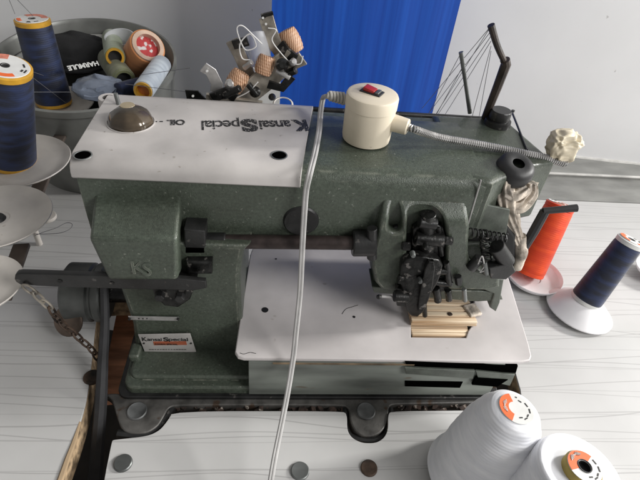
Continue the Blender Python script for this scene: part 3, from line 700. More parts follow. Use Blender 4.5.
# ---------------------------------------------------------------- lamp
LB = at(365.5, 139, z=.2525)
LP = empty('work_lamp', LB, 'cream work lamp with red rocker switch and flexible steel neck standing on the machine arm', 'lamp')
hL = .0495; rL = .0247
tilt = Vector((.00, -.00, 1))
g = G().lathe([(0, .0), (rL-.004, .0), (rL-.001, .002), (rL-.0005, .005), (rL, .036), (rL+.0006, .0365), (rL+.0006, hL-.003), (rL-.0004, hL-.001), (rL-.003, hL), (0, hL)], LB, tilt, 56)
g.build('lamp_base', CREAM, LP)
sp = LB+Vector((-.001, .001, hL+.0002))
rz = Matrix.Rotation(R_(-32), 3, 'Z')
g = G().box(sp, (.021, .0125, .002), rz, bev=.0004); sw = g.build('switch_frame', DARKPL, LP)
g = G().box(sp+rz @ Vector((-.0022, 0, .002)), (.0115, .0095, .0035), rz @ Matrix.Rotation(.16, 3, 'Y'), bev=.0006); g.build('rocker', RED, sw)
g = G().box(sp+rz @ Vector((.0062, 0, .0016)), (.004, .0095, .0018), rz, bev=.0004); g.build('rocker_lip', DULLSTEEL, sw)
g = G()
q0 = LB+Vector((.018, -.006, .024)); q1 = LB+Vector((.0365, -.015, .0235))
g.cyl(q0, q1, .0085, .0078, seg=26, bev=.001); g.build('neck_socket', CREAM, LP)
npx = [q1, q1+Vector((.008, -.0035, -.0008)), at(440, 137.5, y=.437), at(480, 144.5, y=.438), at(520, 152.5, y=.432), at(548, 158.5, y=.428), at(566, 164, y=.426)]
g = G().tube(npx, .0026, 10); g.build('neck_core', DULLSTEEL, LP)
# coiled sheath
P = [npx[0]*2-npx[1]]+npx+[npx[-1]*2-npx[-2]]; cen = []
for i in range(1, len(P)-2):
    for k in range(60):
        t = k/60.; a, b, c, d_ = P[i-1:i+3]; cen.append(.5*((2*b)+(c-a)*t+(2*a-5*b+4*c-d_)*t*t+(3*b-a-3*c+d_)*t**3))
ln = [0]
for a, b in zip(cen, cen[1:]): ln.append(ln[-1]+(b-a).length)
g = G(); N_ = int(ln[-1]/.0022); hel = []; j = 0
for i in range(N_*9):
    s = ln[-1]*i/(N_*9)
    while j < len(ln)-2 and ln[j+1] < s: j += 1
    c = cen[j].lerp(cen[j+1], (s-ln[j])/max(1e-9, ln[j+1]-ln[j])); dv = (cen[j+1]-cen[j]).normalized()
    u = dv.cross(Vector((0, 0, 1))).normalized(); v = dv.cross(u); a = 6.2832*i/9
    hel.append(c+.0030*(u*math.cos(a)+v*math.sin(a)))
g.tube(hel, .0010, 5, smooth=False); g.build('flexible_neck', STEEL, LP)
# cable strain relief on the left
g = G()
for k in range(5):
    a = at(343-k*3.1, 98.5-.6*k, y=LB.y+.012); g.lathe([(.0030, -.0012), (.0062-k*.0003, -.0012), (.0062-k*.0003, .0012), (.0030, .0012)], a, (1, 0.2, 0), 20, closed=True)
g.cyl(at(345, 99, y=LB.y+.012), at(327, 95.5, y=LB.y+.012), .0034, seg=14); g.build('strain_relief', mat('relief_grey', (.50, .48, .44), .5), LP)
# lamp head, wrapped in masking tape
lc = at(562, 146, y=.436); hd = G(); bmesh.ops.create_icosphere(hd.b, subdivisions=5, radius=1)
for v in hd.b.verts:
    n = v.co.normalized()
    c = Vector([math.copysign(abs(t)**.60, t) for t in n])
    k = 1.06+.16*(noise.noise(n*1.3+Vector((4.3, 1.2, 9))))-.42*abs(noise.noise(n*1.7+Vector((1, 7, 2))))-.16*abs(noise.noise(n*3.6+Vector((6, 2, 5))))
    c = c*.0150*k; c.x *= 1.12; lo = max(0, -n.z); c.x *= 1-.35*lo; c.y *= 1-.3*lo
    v.co = c+lc+Vector((.002*lo, 0, 0))
for p_, rad, am in ((at(582, 124, y=.432), .018, .7), (at(543, 128, y=.434), .014, .5), (at(566, 166, y=.428), .016, .7)):
    for v in hd.b.verts:
        dd = (v.co-p_).length
        if dd < rad: v.co = v.co.lerp(p_, am*(1-dd/rad))
LH = hd.build('taped_lamp_head', TAPE, LP, ang=180)

# cord crossing the machine
cp = [at(327, 95.5, y=LB.y+.012), at(323, 98, z=.268), at(320.5, 112, z=.262), at(319, 130, z=.2595), at(315, 152, z=.2595), at(310, 172, z=.2575), at(306, 190, y=.371), at(304, 215, y=.366), at(302, 250, y=.355), at(300, 290, y=.338),
      at(296, 330, y=.318), at(293, 358, y=.3025), at(287, 395, y=.278), at(280, 430, y=.248), at(274, 460, y=.222), at(269, 490, y=.196), at(262, 530, y=.16)]
g = G(); g.tube([p+Vector((-.0010, 0, 0)) for p in cp], .00165, 8); g.tube([p+Vector((.0014, 0, 0)) for p in cp], .00165, 8)
tag(g.build('power_cord', CORD), 'pale grey twin power cord hanging from the lamp down over the machine', 'cord')

# ---------------------------------------------------------------- taped stand with black knob and bent bar, right of the head
KN = empty('taped_arm', at(515, 176, y=.418), 'black ring knob on a post wrapped in dirty beige tape with a bent black bar', 'bracket')
kc = at(514, 170, y=.408)
kax = Vector((.05, -.30, 1)).normalized()
g = G().lathe([(.0062, .010), (.0100, .0112), (.0145, .0102), (.0178, .0070), (.0190, .001), (.0180, -.006), (.0150, -.0105), (.011, -.0120), (0, -.0115), (0, 0), (.0058, 0)], kc, kax, 36); g.build('ring_knob', DARKPL, KN)
def tapetube(pts, rads, name, mt, par=KN, amp=.35):
    g = G(); g.tube(pts, .005, 18, rads=rads)
    for v in g.b.verts: pass
    cs = Vector((0, 0, 0))
    for v in g.b.verts:
        n = noise.noise_vector(Vector((v.co.x*190, v.co.y*190, v.co.z*70))); v.co += n*.0014
    return g.build(name, mt, par, ang=50)
def cloth(pts, rads, pleats, seed, name='cloth_wrap'):
    g = G(); g.tube(pts, .005, 64, rads=rads)
    rings = len(g.b.verts)//64; vs = list(g.b.verts)
    for i in range(rings):
        rg = vs[i*64:(i+1)*64]; c = sum((v.co for v in rg), Vector())/64
        for j, v in enumerate(rg):
            a = 6.2832*j/64; w = math.sin(a*pleats+seed+.9*math.sin(i*.23+a)); w2 = noise.noise(Vector((math.cos(a)*1.6, math.sin(a)*1.6, i*.13+seed)))
            d = v.co-c; v.co = c+d*(1+.16*w*abs(w)**.3+.42*w2)
    return g.build(name, TAPEW, KN, ang=80)
cloth([at(505, 176, y=.404), at(502, 186, y=.401), at(505, 204, y=.398), at(513, 224, y=.395), at(519, 242, y=.392)], [.0085, .0098, .0088, .0075, .0052], 11, 1)
cloth([at(531, 182, y=.408), at(528, 192, y=.405), at(519, 203, y=.402), at(508, 206, y=.400)], [.0070, .0085, .0080, .0060], 9, 4)
cloth([at(504, 192, y=.395), at(515, 196, y=.394), at(527, 189, y=.398)], [.0045, .0060, .0045], 5, 7)
tapetube([at(521, 236, y=.392), at(521, 252, y=.390), at(517, 268, y=.388)], [.0055, .0072, .0052], 'tape_wrap', TAPEW)
g = G().tube([at(523, 250, y=.39), at(534, 231, y=.392), at(545, 211, y=.395)], .0052, 10, smooth=False, rads=[.0044, .0052, .005]); g.tube([at(543, 211, y=.394), at(560, 209.5, y=.393), at(577, 208, y=.392)], .0038, 10, smooth=False, rads=[.0034, .0036, .004]); g.build('bent_bar', DARKPL, KN)

# ---------------------------------------------------------------- blue panel behind
g = G()
bl, br = at(272, 0, y=.745), at(461, 0, y=.735)
zz0, zz1 = .02, .62
W_ = br.x-bl.x; nx, nz = 60, 8; grid = []
for i in range(nx+1):
    colv = []
    for k in range(nz+1):
        u = i/nx; x = bl.x+W_*u; z = zz0+(zz1-zz0)*k/nz
        y = .742-.008*u+.0003*math.sin(u*34)+.0006*math.sin(u*7+k*.3)
        colv.append((x, y, z))
    grid.append(colv)
V = [[g.b.verts.new(p) for p in c] for c in grid]; V2 = [[g.b.verts.new((p[0], p[1]+.012, p[2])) for p in c] for c in grid]
for i in range(nx):
    for k in range(nz):
        g.b.faces.new((V[i][k], V[i+1][k], V[i+1][k+1], V[i][k+1])); g.b.faces.new((V2[i][k], V2[i][k+1], V2[i+1][k+1], V2[i+1][k]))
for i in range(nx):
    for k in (0, nz): g.b.faces.new((V[i][k], V2[i][k], V2[i+1][k], V[i+1][k]))
for k in range(nz):
    for i in (0, nx): g.b.faces.new((V[i][k], V[i][k+1], V2[i][k+1], V2[i][k]))
tag(g.build('fabric_panel', BLUE, ang=60), 'bright blue ribbed fabric panel standing against the wall behind the machine', 'panel')

# ---------------------------------------------------------------- thread spools
def lean(p0, p1): return Vector((0, 0, 1)).rotation_difference((Vector(p1)-Vector(p0)).normalized()).to_euler()
def spool(name, base, top, r0, r1, thread, label, cat='thread spool', ring=YELLOW, capm=PAPER, group='thread spools in use', rings=True, hollow=None):
    base = Vector(base); top = Vector(top); h = (top-base).length
    t = empty(name, base, label, cat, group, lean(base, top))
    g = G().lathe([(r0*.5, .004), (r0-.001, .004), (r0, .006), (r0*.985+r1*.015, .010), (r1+.0006, h-.010), (r1, h-.007), (r1*.6, h-.006)], seg=48); g.build('thread_winding', thread, t, world=False)
    if rings:
        g = G().lathe([(0, 0), (r0*.98, 0), (r0*1.0, .002), (r0*.98, .0055), (0, .0055)], seg=40); g.build('bottom_ring', ring, t, world=False)
        g = G().lathe([(.004, h+.0), (r1*.92, h), (r1*1.02, h-.001), (r1*1.02, h-.0065), (r1*.5, h-.0065)], seg=40); g.build('top_ring', ring, t, world=False)
    g = G().lathe([(.0035, h-.002), (.0035, h+.0008), (r1*.90, h+.0008), (r1*.92, h+.0002)], seg=36); g.build('paper_label', capm, t, world=False)
    if rings:
        a0 = {0: 100, 1: 200, 2: 20}[len(label) % 3]
        for aa, bb, rr0, rr1, mt in ((a0, a0+120, .52, .88, LORANGE if ring is not YELLOW else PINK), (a0+170, a0+215, .62, .84, LORANGE), (a0+248, a0+262, .62, .70, INK), (a0+248, a0+266, .76, .82, INK), (a0+280, a0+300, .66, .73, INK)):
            arc = [(r1*rr1*math.cos(R_(aa+(bb-aa)*k/12)), r1*rr1*math.sin(R_(aa+(bb-aa)*k/12))) for k in range(13)]+[(r1*rr0*math.cos(R_(bb-(bb-aa)*k/12)), r1*rr0*math.sin(R_(bb-(bb-aa)*k/12))) for k in range(13)]
            G().plate(arc, .0003, Matrix.Translation((0, 0, h+.0009)), (), 0).build('label_print', mt, t, world=False)
    g = G().lathe([(0, h-.001), (.0048, h+.0004), (.0048, h+.0011), (.0036, h+.0011), (.0034, h-.0005)], seg=20); g.build('centre_hole', INK, t, world=False)
    return t
def dish(name, p, r, mt, label, group=None, up=.006, axis=(0, 0, 1)):
    g = G().lathe([(0, .0), (.012, .0), (.013, .001), (r*.7, .001), (r*.93, up*.5), (r, up), (r*1.01, up-.0012), (r*.93, up*.5-.0022), (r*.7, -.0015), (0, -.0018)], p, axis, 56)
    return g
# stand on the left
TS = empty('thread_stand', (-.36, .62, 0), 'brown metal thread stand with white plastic spool plates on the left', 'thread stand')
d1c = at(17, 163, z=.130); d2c = at(55, 105, z=.112); d3c = at(-3, 219, z=.135); d4c = at(-22, 288, z=.13)
for i, (c, r) in enumerate(((d1c, .063), (d2c, .058), (d3c, .0555), (d4c, .040))):
    g = dish('', c, r, WHITEPL, ''); g.build('spool_plate', WHITEPL, TS)
    if i > 1: G().lathe([(0, .0035), (.0075, .003), (.009, .0), (0, .0)], c, seg=20).build('pin_hole', INK, TS)
g = G()
for a, b in (((44, 176), (18, 236)), ((22, 245), (2, 300)), ((72, 118), (52, 150))):
    p, q = at(*a, z=.12), at(*b, z=.12); dv = q-p; g.box((p+q)/2, (dv.length, .016, .005), Matrix.Rotation(math.atan2(dv.y, dv.x), 3, 'Z'), bev=.001)
g.cyl((-.42, .60, 0), (-.42, .60, .12), .006); g.cyl((-.42, .60, .118), at(20, 236, z=.118), .005); g.cyl((-.42, .60, .110), (d2c.x, d2c.y, .108), .005); g.cyl((-.42, .60, .118), (d4c.x, d4c.y, .122), .005)
g.build('stand_arm', mat('stand_brown', (.12, .095, .08), .5, .3, .3), TS)
bpnt = at(45, 217, z=.05)
g = G().flat([(bpnt.x+a, bpnt.y+b) for a, b in smoothpoly([(-.03, -.012), (.006, -.012), (.014, -.004), (.014, .006), (.006, .014), (-.012, .012), (-.03, .004)], 2)], .052, .005, bev=.001)
BB = g.build('plastic_tab', WHITEPL); tag(BB, 'small white plastic tab with a hole below the empty spool plate', 'tab')
g = G().lathe([(0, .0006), (.0032, .0006), (.0032, -.001), (0, -.001)], Vector((bpnt.x+.004, bpnt.y+.001, .052)), seg=16); g.build('tab_hole', RUST, BB)
G().cyl((bpnt.x-.02, bpnt.y, .047), (bpnt.x-.02, bpnt.y, .0), .004).build('tab_stem', WHITEPL, BB)
g = G().tube([at(a, b, z=.056) for a, b in ((34, 234), (45, 234), (60, 233), (70, 229), (72, 224), (66, 223), (56, 228), (44, 232), (34, 236))], .00045, 5)
tag(g.build('loose_thread', THREADM), 'dark thread end in a flat loop over the table beside the white tab', 'thread')
g = G().tube([at(a, b, z=.06) for a, b in ((42, 196), (50, 200), (52, 208), (46, 213))], .00045, 5)
tag(g.build('loose_thread', THREADM), 'short thread curl at the right edge of the empty spool plate', 'thread')

spool('thread_spool', d1c+Vector((-.006, -.0, .004)), at(5, 66, y=d1c.y-.012+.004), .0285, .0262, NAVY, 'navy thread spool with yellow rim, nearest the left edge of the photo')
spool('thread_spool', d2c+Vector((0, 0, .004)), at(32, 19, y=d2c.y+.004), .0262, .0232, NAVY, 'navy thread spool with yellow rim standing in front of the round tub')
# right spools
ob_, ot = Vector((.372, .478, .012)), at(561, 203, y=.520)
g = dish('', at(532, 278, z=.004), .041, PINKPL, '', up=.010); tag(g.build('spool_dish', PINKPL), 'pale plastic dish under the orange spool', 'dish', 'spool dishes')
ob_ = at(527, 272, z=.014); 
spool('thread_spool', ob_, at(561, 204, z=.112), 0.0238, .0195, ORANGE, 'bright orange thread spool standing behind the bent black bar', ring=ORANGE)
nb = at(583.5, 303, z=.016)
g = G().lathe([(0, -.014), (.040, -.014), (.0415, -.012), (.030, -.004), (.022, .004), (.0, .005)], nb, (0, 0, 1), 48)
g = G().lathe([(0, -.010), (.030, -.012), (.043, -.014), (.0455, -.0135), (.0455, -.012), (.036, -.004), (.024, .006), (.018, .009), (0, .010)], nb, (.1, .05, 1), 48)
tag(g.build('spool_dish', PINKPL), 'pale plastic dish under the right-hand navy spool', 'dish', 'spool dishes')
spool('thread_spool', nb+Vector((0, 0, .004)), at(631.5, 240, z=.116), .0205, .0168, NAVY, 'navy thread spool on a pale dish at the right edge of the table', ring=PAPER)

g = dish('', at(655, 272, z=.01), .030, PINKPL, '', up=.008); tag(g.build('spool_dish', PINKPL), 'edge of a pale plastic dish cut off by the right edge of the photo', 'dish', 'spool dishes')
# big white cones
def cone(base, top, r0, label, kind):
    base = Vector(base); top = Vector(top); h = (top-base).length
    t = empty('thread_cone', base, label, 'thread cone', 'large white thread cones', lean(base, top))
    rt = .0245
    if kind == 0: pr = [(.02, .003), (r0*.93, .003), (r0*1.0, .010), (r0*.985, .014), (r0*.90, .017), (r0*.86, h*.42), (r0*.76, h*.70), (r0*.64, h*.86), (rt*.96, h*.955), (rt*.80, h*.990), (.0150, h), (.010, h)]
    else: pr = [(.02, .003), (r0*.93, .003), (r0*1.0, .010), (r0*.97, .03), (r0*.84, h*.66), (r0*.78, h*.88), (r0*.74, h*.93), (r0*.70, h*.945), (r0*.64, h*.94), (.022, h*.93), (.010, h*.93)]
    # fine ridges of the winding layers
    q = []
    for (a, b), (c, d_) in zip(pr, pr[1:]):
        n = max(1, int(abs(d_-b)/.0022))
        for k in range(n):
            t_ = k/n; rr = a+(c-a)*t_; z_ = b+(d_-b)*t_
            q.append((rr+(.00018*math.sin(z_*560)+.0001*math.sin(z_*1310) if z_ > .012 else 0), z_))
    q.append(pr[-1])
    G().lathe(q, seg=72).build('thread_winding', WHITETH, t, world=False, ang=60)
    G().lathe([(0, 0), (r0*.9, 0), (r0*.92, .003), (0, .003)], seg=48).build('bottom_flange', PINKPL, t, world=False)
    if kind == 1:
        hr = h*.93
        G().lathe([(.0150, hr-.002), (.0150, hr+.006), (.0140, hr+.0075), (.006, hr+.0075), (.006, hr-.002)], seg=40).build('core_ring', OCHRE, t, world=False)
        zl = hr+.0076; RR = .0138
    else: zl = h+.0004; RR = .0152
    # paper label: white ring with an orange segment and small print
    pp = G().plate(circ(0, 0, RR, 40), .0004, Matrix.Translation((0, 0, zl)), [circ(0, 0, .0050, 24)] if kind else (), 0).build('paper_label', PAPER, t, world=False)
    a0, a1 = (95, 235) if kind == 0 else (40, 195)
    ri = .0068 if kind == 0 else .0062
    arc = [(RR*.98*math.cos(R_(a0+(a1-a0)*k/20)), RR*.98*math.sin(R_(a0+(a1-a0)*k/20))) for k in range(21)] + [(ri*math.cos(R_(a1-(a1-a0)*k/20)), ri*math.sin(R_(a1-(a1-a0)*k/20))) for k in range(21)]
    G().plate(arc, .0003, Matrix.Translation((0, 0, zl+.0004)), (), 0).build('orange_segment', LORANGE, pp, world=False)
    g = G()
    am = (a0+a1)/2
    pts = [Vector((.0105*math.cos(R_(am+s))+.0016*math.sin(s*.7)*math.cos(R_(am)), .0105*math.sin(R_(am+s))+.0016*math.sin(s*.7)*math.sin(R_(am)), zl+.0009)) for s in range(-36, 37, 4)]
    g.tube(pts, .00045, 5, smooth=False); g.build('script_mark', PAPER, pp, world=False)
    g = G()
    for aa, rr, ww in ((70, .012, .0015), (50, .0095, .003), (20, .0115, .004), (-10, .0118, .0045), (-40, .0105, .003), (-62, .011, .0035), (-85, .009, .003)):
        if a0 < aa < a1: continue
        mx = Matrix.Rotation(R_(aa), 3, 'Z')
        g.box(mx @ Vector((rr, 0, zl+.0006)), (.0010, ww, .0003), mx)
    g.build('small_print', INK, pp, world=False)
    if kind == 1: G().lathe([(0, zl-.004), (.0050, zl-.004), (.0052, zl+.0012), (.0058, zl+.0012), (.0058, zl)], seg=24).build('centre_hole', INK, t, world=False)
    return t
c1t = at(516, 409, z=.122); cone((c1t.x-.010, c1t.y-.006, .003), c1t, .0455, 'tall white thread cone with an orange and white label on its narrow top', 0)
c2t = at(585, 466, z=.122); cone((c2t.x-.012, c2t.y-.008, .003), c2t, .046, 'white thread cone with an ochre core ring and dark hole at the bottom right', 1)

# ---------------------------------------------------------------- round tub with spools and cap
tc_ = Vector((-.292, .792, .0))
TILT = Matrix.Rotation(R_(7), 4, 'X')
TB = empty('round_tub', tc_, 'wide grey round tub full of thread spools and a black cap behind the machine', 'tub', rot=(R_(8), 0, 0))
RT = .131; HT = .185
g = G().lathe([(RT*.86, .0), (RT*.9, .02), (RT, HT-.012), (RT+.004, HT-.010), (RT+.005, HT), (RT+.001, HT+.001), (RT-.002, HT-.004), (RT*.9-.003, .024), (RT*.84, .008), (0, .008), (0, 0)], seg=80)
g.build('tub_shell', GREY_TUB, TB, world=False)
g = G().lathe([(RT-.018, HT-.024), (RT-.012, HT-.020), (RT-.007, HT-.022), (RT-.0185, HT-.028)], seg=80, closed=True); g.build('inner_ledge', mat('rim_light', (.42, .42, .40), .3, .3, .1), TB, world=False)
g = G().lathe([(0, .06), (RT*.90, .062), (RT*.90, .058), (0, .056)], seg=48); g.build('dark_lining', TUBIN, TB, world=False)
g = G().box((RT*.66, -RT*.70, .12), (.012, .002, .02), Matrix.Rotation(R_(45), 3, 'Z')); g.build('tub_mark', PAPER, TB, world=False)
# black cap
cc = at(78, 52, z=.165)
g = G(); bmesh.ops.create_uvsphere(g.b, u_segments=40, v_segments=24, radius=1)
for v in g.b.verts:
    n = v.co.copy(); v.co = Vector((n.x*.066, n.y*.055, n.z*(.034 if n.z > 0 else .02)))
    v.co += noise.noise_vector(n*2.4)*.006; v.co = v.co+cc+Vector((-.01, .012, -.012))
CP = tag(g.build('cap', CAPM), 'black cloth cap with white lettering lying in the round tub', 'cap')
g = G().flat([(cc.x+a, cc.y+b) for a, b in smoothpoly([(-.045, -.035), (-.01, -.052), (.03, -.045), (.052, -.02), (.03, .01), (-.03, .01)], 2)], cc.z-.012, .004, bev=.001); g.build('cap_peak', CAPM, CP)
pw = at(97.5, 61, z=.186); pe_ = at(66, 66.5, z=.186); rr_ = math.atan2(pe_.y-pw.y, pe_.x-pw.x)
g = G().text('HARMULE', .0105, Matrix.Translation(pw) @ Matrix.Rotation(rr_, 4, 'Z') @ Matrix.Rotation(R_(-35), 4, 'X'), .0004, .0003, .95, .98); g.build('cap_lettering', PAPER, CP)
def loose_spool(p0, p1, r0, r1, thread, label, core=None, capm=None, hollow=True):
    p0 = Vector(p0); p1 = Vector(p1); h = (p1-p0).length
    t = empty('loose_spool', p0, label, 'thread spool', 'spools lying in the tub', lean(p0, p1))
    G().lathe([(r0*.6, .003), (r0, .003), (r0, .006), (r1, h-.003), (r1*.97, h-.001), (r1*.75, h)], seg=36).build('thread_winding', thread, t, world=False)
    G().lathe([(r0*.62, 0), (r0*.85, 0), (r0*.85, .004), (r0*.62, .004)], seg=30, closed=True).build('core_end', core or YELLOW, t, world=False)
    G().lathe([(r1*.66, h-.012), (r1*.66, h+.002), (r1*.88, h+.002), (r1*.9, h-.002), (r1*.86, h-.012)], seg=30, closed=True).build('core_ring', core or YELLOW, t, world=False)
    G().lathe([(0, h-.007), (r1*.67, h-.007), (r1*.67, h-.008), (0, h-.009)], seg=30).build('core_inside', capm or INK, t, world=False)
    return t
loose_spool(at(112, 38, z=.17), at(115, 57, z=.190), .0165, .0150, SAGE, 'sage green spool with a yellow core ring lying beside the black cap')
loose_spool(at(108, 58, z=.165), at(124, 80, z=.168), .0165, .0175, OLIVE, 'dark olive spool lying under the sage green one', core=OLIVE)
loose_spool(at(128, 72, z=.140), at(148, 46, z=.205), .025, .0275, TAN, 'short orange-brown cone with a red and white inner label', core=mat('pale_core', (.62, .45, .34), .4), capm=mat('red_label', (.45, .04, .04), .4, 0, .1, 120, spots=(90, .52, (.62, .6, .58))))
loose_spool(at(162, 64, z=.185), at(143, 91, z=.186), .0145, .0140, SKYTH, 'pale silvery blue spool with a small orange core end', capm=mat('orange_end', (.5, .17, .04), .5))
g = G().lathe([(0, 0), (.018, 0), (.0235, .032), (.022, .032), (.017, .002), (0, .002)], at(124, 54, z=.165), (.0, -.25, 1), 40); tag(g.build('plastic_cup', CLEARP), 'frosted plastic cup standing behind the sage green spool', 'cup')
g = G(); cb = at(98, 88, z=.165); bmesh.ops.create_uvsphere(g.b, u_segments=24, v_segments=14, radius=1)
for v in g.b.verts: n = v.co.copy(); v.co = Vector((n.x*.036, n.y*.028, n.z*.014))+noise.noise_vector(n*2.5)*.006+cb
tag(g.build('plastic_bag', mat('bag_blue', (.24, .28, .36), .3, 0, .3, 30, .3, 60)), 'crumpled blue grey plastic bag below the black cap', 'bag')
g = G(); cb = at(125, 86, z=.17); g.cyl(at(118, 90, z=.17), at(140, 84, z=.165), .010, seg=20, bev=.001); tag(g.build('small_spool', NAVY), 'small dark blue spool at the bottom of the tub under the olive spool', 'thread spool')

# ---------------------------------------------------------------- thread tensioner cluster behind the arm
FD = empty('tension_bracket', at(250, 100, y=.55), 'nickel thread guide bracket with bent clips and striped thread bobbins behind the arm', 'thread guide')
YB = .555
def strip(pts, w, t, y0, y1, name, mt, par=FD):
    """a bent flat strip: centreline through pixels, width w"""
    g = G(); n = len(pts); P = [at(a, b, y=y0+(y1-y0)*i/(n-1)) for i, (a, b) in enumerate(pts)]
    rows = []
    for i, p in enumerate(P):
        dv = (P[min(i+1, n-1)]-P[max(i-1, 0)]).normalized(); s = dv.cross(Vector((0, 1, .2)).normalized()).normalized(); nn = s.cross(dv).normalized()
        rows.append([g.b.verts.new(p+s*a*w/2+nn*b*t/2) for a, b in ((-1, -1), (1, -1), (1, 1), (-1, 1))])
    for a, b in zip(rows, rows[1:]):
        for k in range(4): g.b.faces.new((a[k], a[(k+1) % 4], b[(k+1) % 4], b[k]))
    g.b.faces.new(rows[0][::-1]); g.b.faces.new(rows[-1]); return g.build(name, mt, par, bevel=.0004)
strip([(212, 106), (236, 103), (262, 82), (290, 58)], .027, .004, .535, .56, 'main_bar', BRONZE)
strip([(206, 100), (230, 104), (262, 108)], .018, .004, .530, .53, 'lower_bar', BRONZE)
strip([(266, 17), (270, 31), (276, 46), (284, 56)], .016, .0025, .57, .56, 'clip', BRONZE)
strip([(203, 67), (211, 72), (217, 84), (216, 92)], .013, .0016, .53, .535, 'clip', STEEL)
strip([(186, 95), (196, 95), (204, 104)], .013, .0016, .53, .53, 'clip', GREASE)
strip([(232, 40), (240, 55), (249, 75), (256, 88)], .015, .003, .565, .56, 'clip', BRONZE)
strip([(233, 45), (248, 41)], .010, .003, .56, .56, 'clip_tab', GREASE)
strip([(262, 20), (274, 17)], .013, .003, .57, .572, 'clip_tab', GREASE)
strip([(284, 56), (296, 62), (303, 58)], .017, .003, .552, .55, 'clip', BRONZE)
for x, y in ((263, 18), (266, 24), (207, 71), (193, 96)):
    G().lathe([(0, .001), (.0013, .001), (.0013, -.001), (0, -.001)], at(x, y, y=.565 if y < 40 else .528), (0, -1, .3), 12).build('clip_hole', PAPER, FD)
def bobmat():
    mt = bpy.data.materials.new('striped_bobbin'); mt.use_nodes = True
    nt = mt.node_tree; N = nt.nodes; L = nt.links; p = N['Principled BSDF']; tc = N.new('ShaderNodeTexCoord')
    wv = N.new('ShaderNodeTexWave'); wv.bands_direction = 'X'; wv.inputs['Scale'].default_value = 150; wv.inputs['Distortion'].default_value = 4; wv.inputs['Detail'].default_value = 3; L.new(tc.outputs['Object'], wv.inputs[0])
    rp = N.new('ShaderNodeValToRGB'); rp.color_ramp.elements[0].position = .35; rp.color_ramp.elements[1].position = .6
    rp.color_ramp.elements[0].color = (.30, .14, .07, 1); rp.color_ramp.elements[1].color = (.66, .42, .27, 1)
    L.new(wv.outputs['Fac'], rp.inputs[0]); L.new(rp.outputs[0], p.inputs['Base Color']); p.inputs['Roughness'].default_value = .5; return mt
BOBM = bobmat()
def bobbin(x0, y0, x1, y1, yy, r, nm='thread_bobbin', mt=BOBM):
    a, b = at(x0, y0, y=yy), at(x1, y1, y=yy+.005); h = (b-a).length; pr = [(0, 0)]
    n = 5
    for k in range(n*4+1):
        t = k/(n*4); pr.append((r*(.70+.20*max(0, math.sin(t*3.1416))**.5+.02*math.sin(t*40)), h*t))
    pr.append((0, h)); o = G().lathe(pr, a, b-a, 26).build(nm, mt, FD)
    return o
bobbin(232, 90, 242, 72, .54, .0125)
bobbin(262, 74, 268, 56, .548, .0115)
bobbin(296, 52, 286, 30, .565, .0125)
bobbin(214, 108, 219, 100, .53, .008)
G().lathe([(0, .0), (.012, 0), (.0105, .035), (.009, .036), (0, .036)], at(262, 66, y=.558), at(256, 26, y=.575)-at(262, 66, y=.558), 30).build('frosted_bobbin', CLEARP, FD)
for x, y, r, mm in ((255, 92, .0062, GREASE), (230, 84, .0055, STEEL), (282, 65, .007, GREASE), (293, 62, .004, STEEL), (272, 97, .004, GREASE)):
    p = at(x, y, y=.535 if x < 260 else .542); G().lathe([(0, .006), (r*.5, .006), (r, .003), (r, -.003), (0, -.003)], p, (0.1, -1, .5), 20).build('adjusting_nut', mm, FD)
for x0, y0, x1, y1, yy, rr, nm, mm in ((248, 84, 258, 96, .533, .0035, 'cross_screw', GREASE), (276, 70, 290, 78, .545, .0030, 'cross_screw', STEEL), (224, 96, 240, 88, .528, .0040, 'roller', GREASE), (286, 74, 296, 70, .548, .0045, 'roller', GREASE), (244, 68, 252, 62, .55, .0030, 'guide_pin', STEEL)):
    G().cyl(at(x0, y0, y=yy), at(x1, y1, y=yy-.004), rr, seg=16, bev=.0006).build(nm, mm, FD)
strip([(212, 98), (226, 92), (236, 98)], .012, .003, .526, .526, 'side_plate', GREASE)
strip([(268, 84), (282, 88), (292, 76)], .010, .003, .540, .542, 'side_plate', GREASE)
strip([(280, 44), (286, 52), (296, 60)], .012, .004, .558, .548, 'dark_clip', GREASE)
g = G()
g.tube([at(a, b, y=.55) for a, b in ((262, 44), (254, 36), (243, 26), (237, 28), (240, 40), (246, 50), (256, 46), (250, 34), (240, 44), (242, 58), (250, 60))], .0007, 6)
tag(g.build('loose_thread', THREADW), 'white thread tangled in loops over the frosted bobbin', 'thread'); g = G()
g.tube([at(a, b, y=.53) for a, b in ((220, 108), (232, 100), (248, 92), (258, 82))], .0006, 6)
tag(g.build('loose_thread', THREADW), 'pale thread lying along the lower bar of the nickel bracket', 'thread'); g = G()
g.tube([at(a, b, y=.545) for a, b in ((268, 28), (276, 30), (272, 40), (280, 52), (290, 62), (300, 64), (303, 56))], .0006, 6)
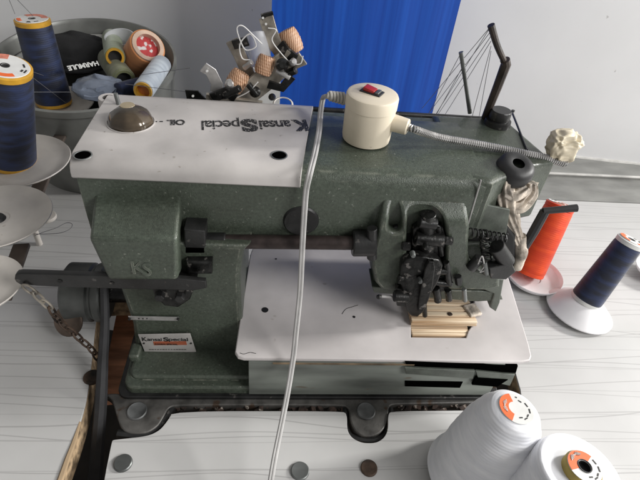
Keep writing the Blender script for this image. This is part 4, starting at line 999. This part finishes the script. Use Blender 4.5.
tag(g.build('loose_thread', THREADW), 'white thread strung over the tall clip and right end of the nickel bracket', 'thread')
g = G().lathe([(.010, .001), (.0118, .0), (.0112, -.0012), (.0095, .0)], at(283, 104, y=.53)+Vector((0, 0, .0)), (0, -.3, 1), 30, closed=True)
tag(g.build('white_ring', WHITEPL), 'thin white ring lying behind the cover next to the blue panel', 'ring')
# paper slip between bracket and panel
g = G().box(at(262, 96, y=.66), (.05, .002, .08)); tag(g.build('paper_slip', PAPER), 'white paper slip standing behind the thread guide bracket', 'paper')

# ---------------------------------------------------------------- running threads
def th(a, b, label, group, r=.00032):
    g = G().tube([Vector(a), (Vector(a)+Vector(b))/2, Vector(b)], r, 4); return tag(g.build('running_thread', THREADM), label, 'thread', group)
for k, (x, y, yy) in enumerate(((438, 92, .60), (440, 100, .60), (446, 103, .60), (450, 106, .60), (474, 108, .53), (480, 109, .53), (444, 104, .60))):
    th(at(491, 26+(k % 6)*5, y=.488), at(491+(x-491)*1.3, 38+(y-38)*1.3, y=yy), 'thin thread fanning down from the tall taped post on the machine head', 'threads from the taped post')
for a, b in (((461, 53), (436, 100)), ((463, 66), (440, 108))):
    th(at(*a, y=.5), at(a[0]+(b[0]-a[0])*1.35, a[1]+(b[1]-a[1])*1.35, y=.60), 'thin thread running down from the short grey post on the machine head', 'threads from the short post')
for a, b, l in ((at(6, -8, y=.62), at(15, 14, z=.22), 'thin thread rising past the upper left corner of the photo'), (at(10, -8, y=.62), at(33, 16, y=.75), 'thin thread rising from the rear navy spool'),
                (at(28, 74, z=.20), at(66, 103, z=.13), 'pale thread slanting from the front navy spool down to the rear plate'), (at(22, 68, z=.20), at(62, 82, z=.14), 'thin thread crossing the rear navy spool'),
                (at(28, 92, z=.2), at(88, 92, z=.15), 'thin level thread over the rear spool plate'), (at(140, 75, y=.58), at(190, 68, y=.55), 'thin thread from the tub to the upper steel clip'),
                (at(125, 84, y=.58), at(188, 92, y=.55), 'thin thread from the tub to the lower dark clip')):
    th(a, b, l, 'loose running threads')
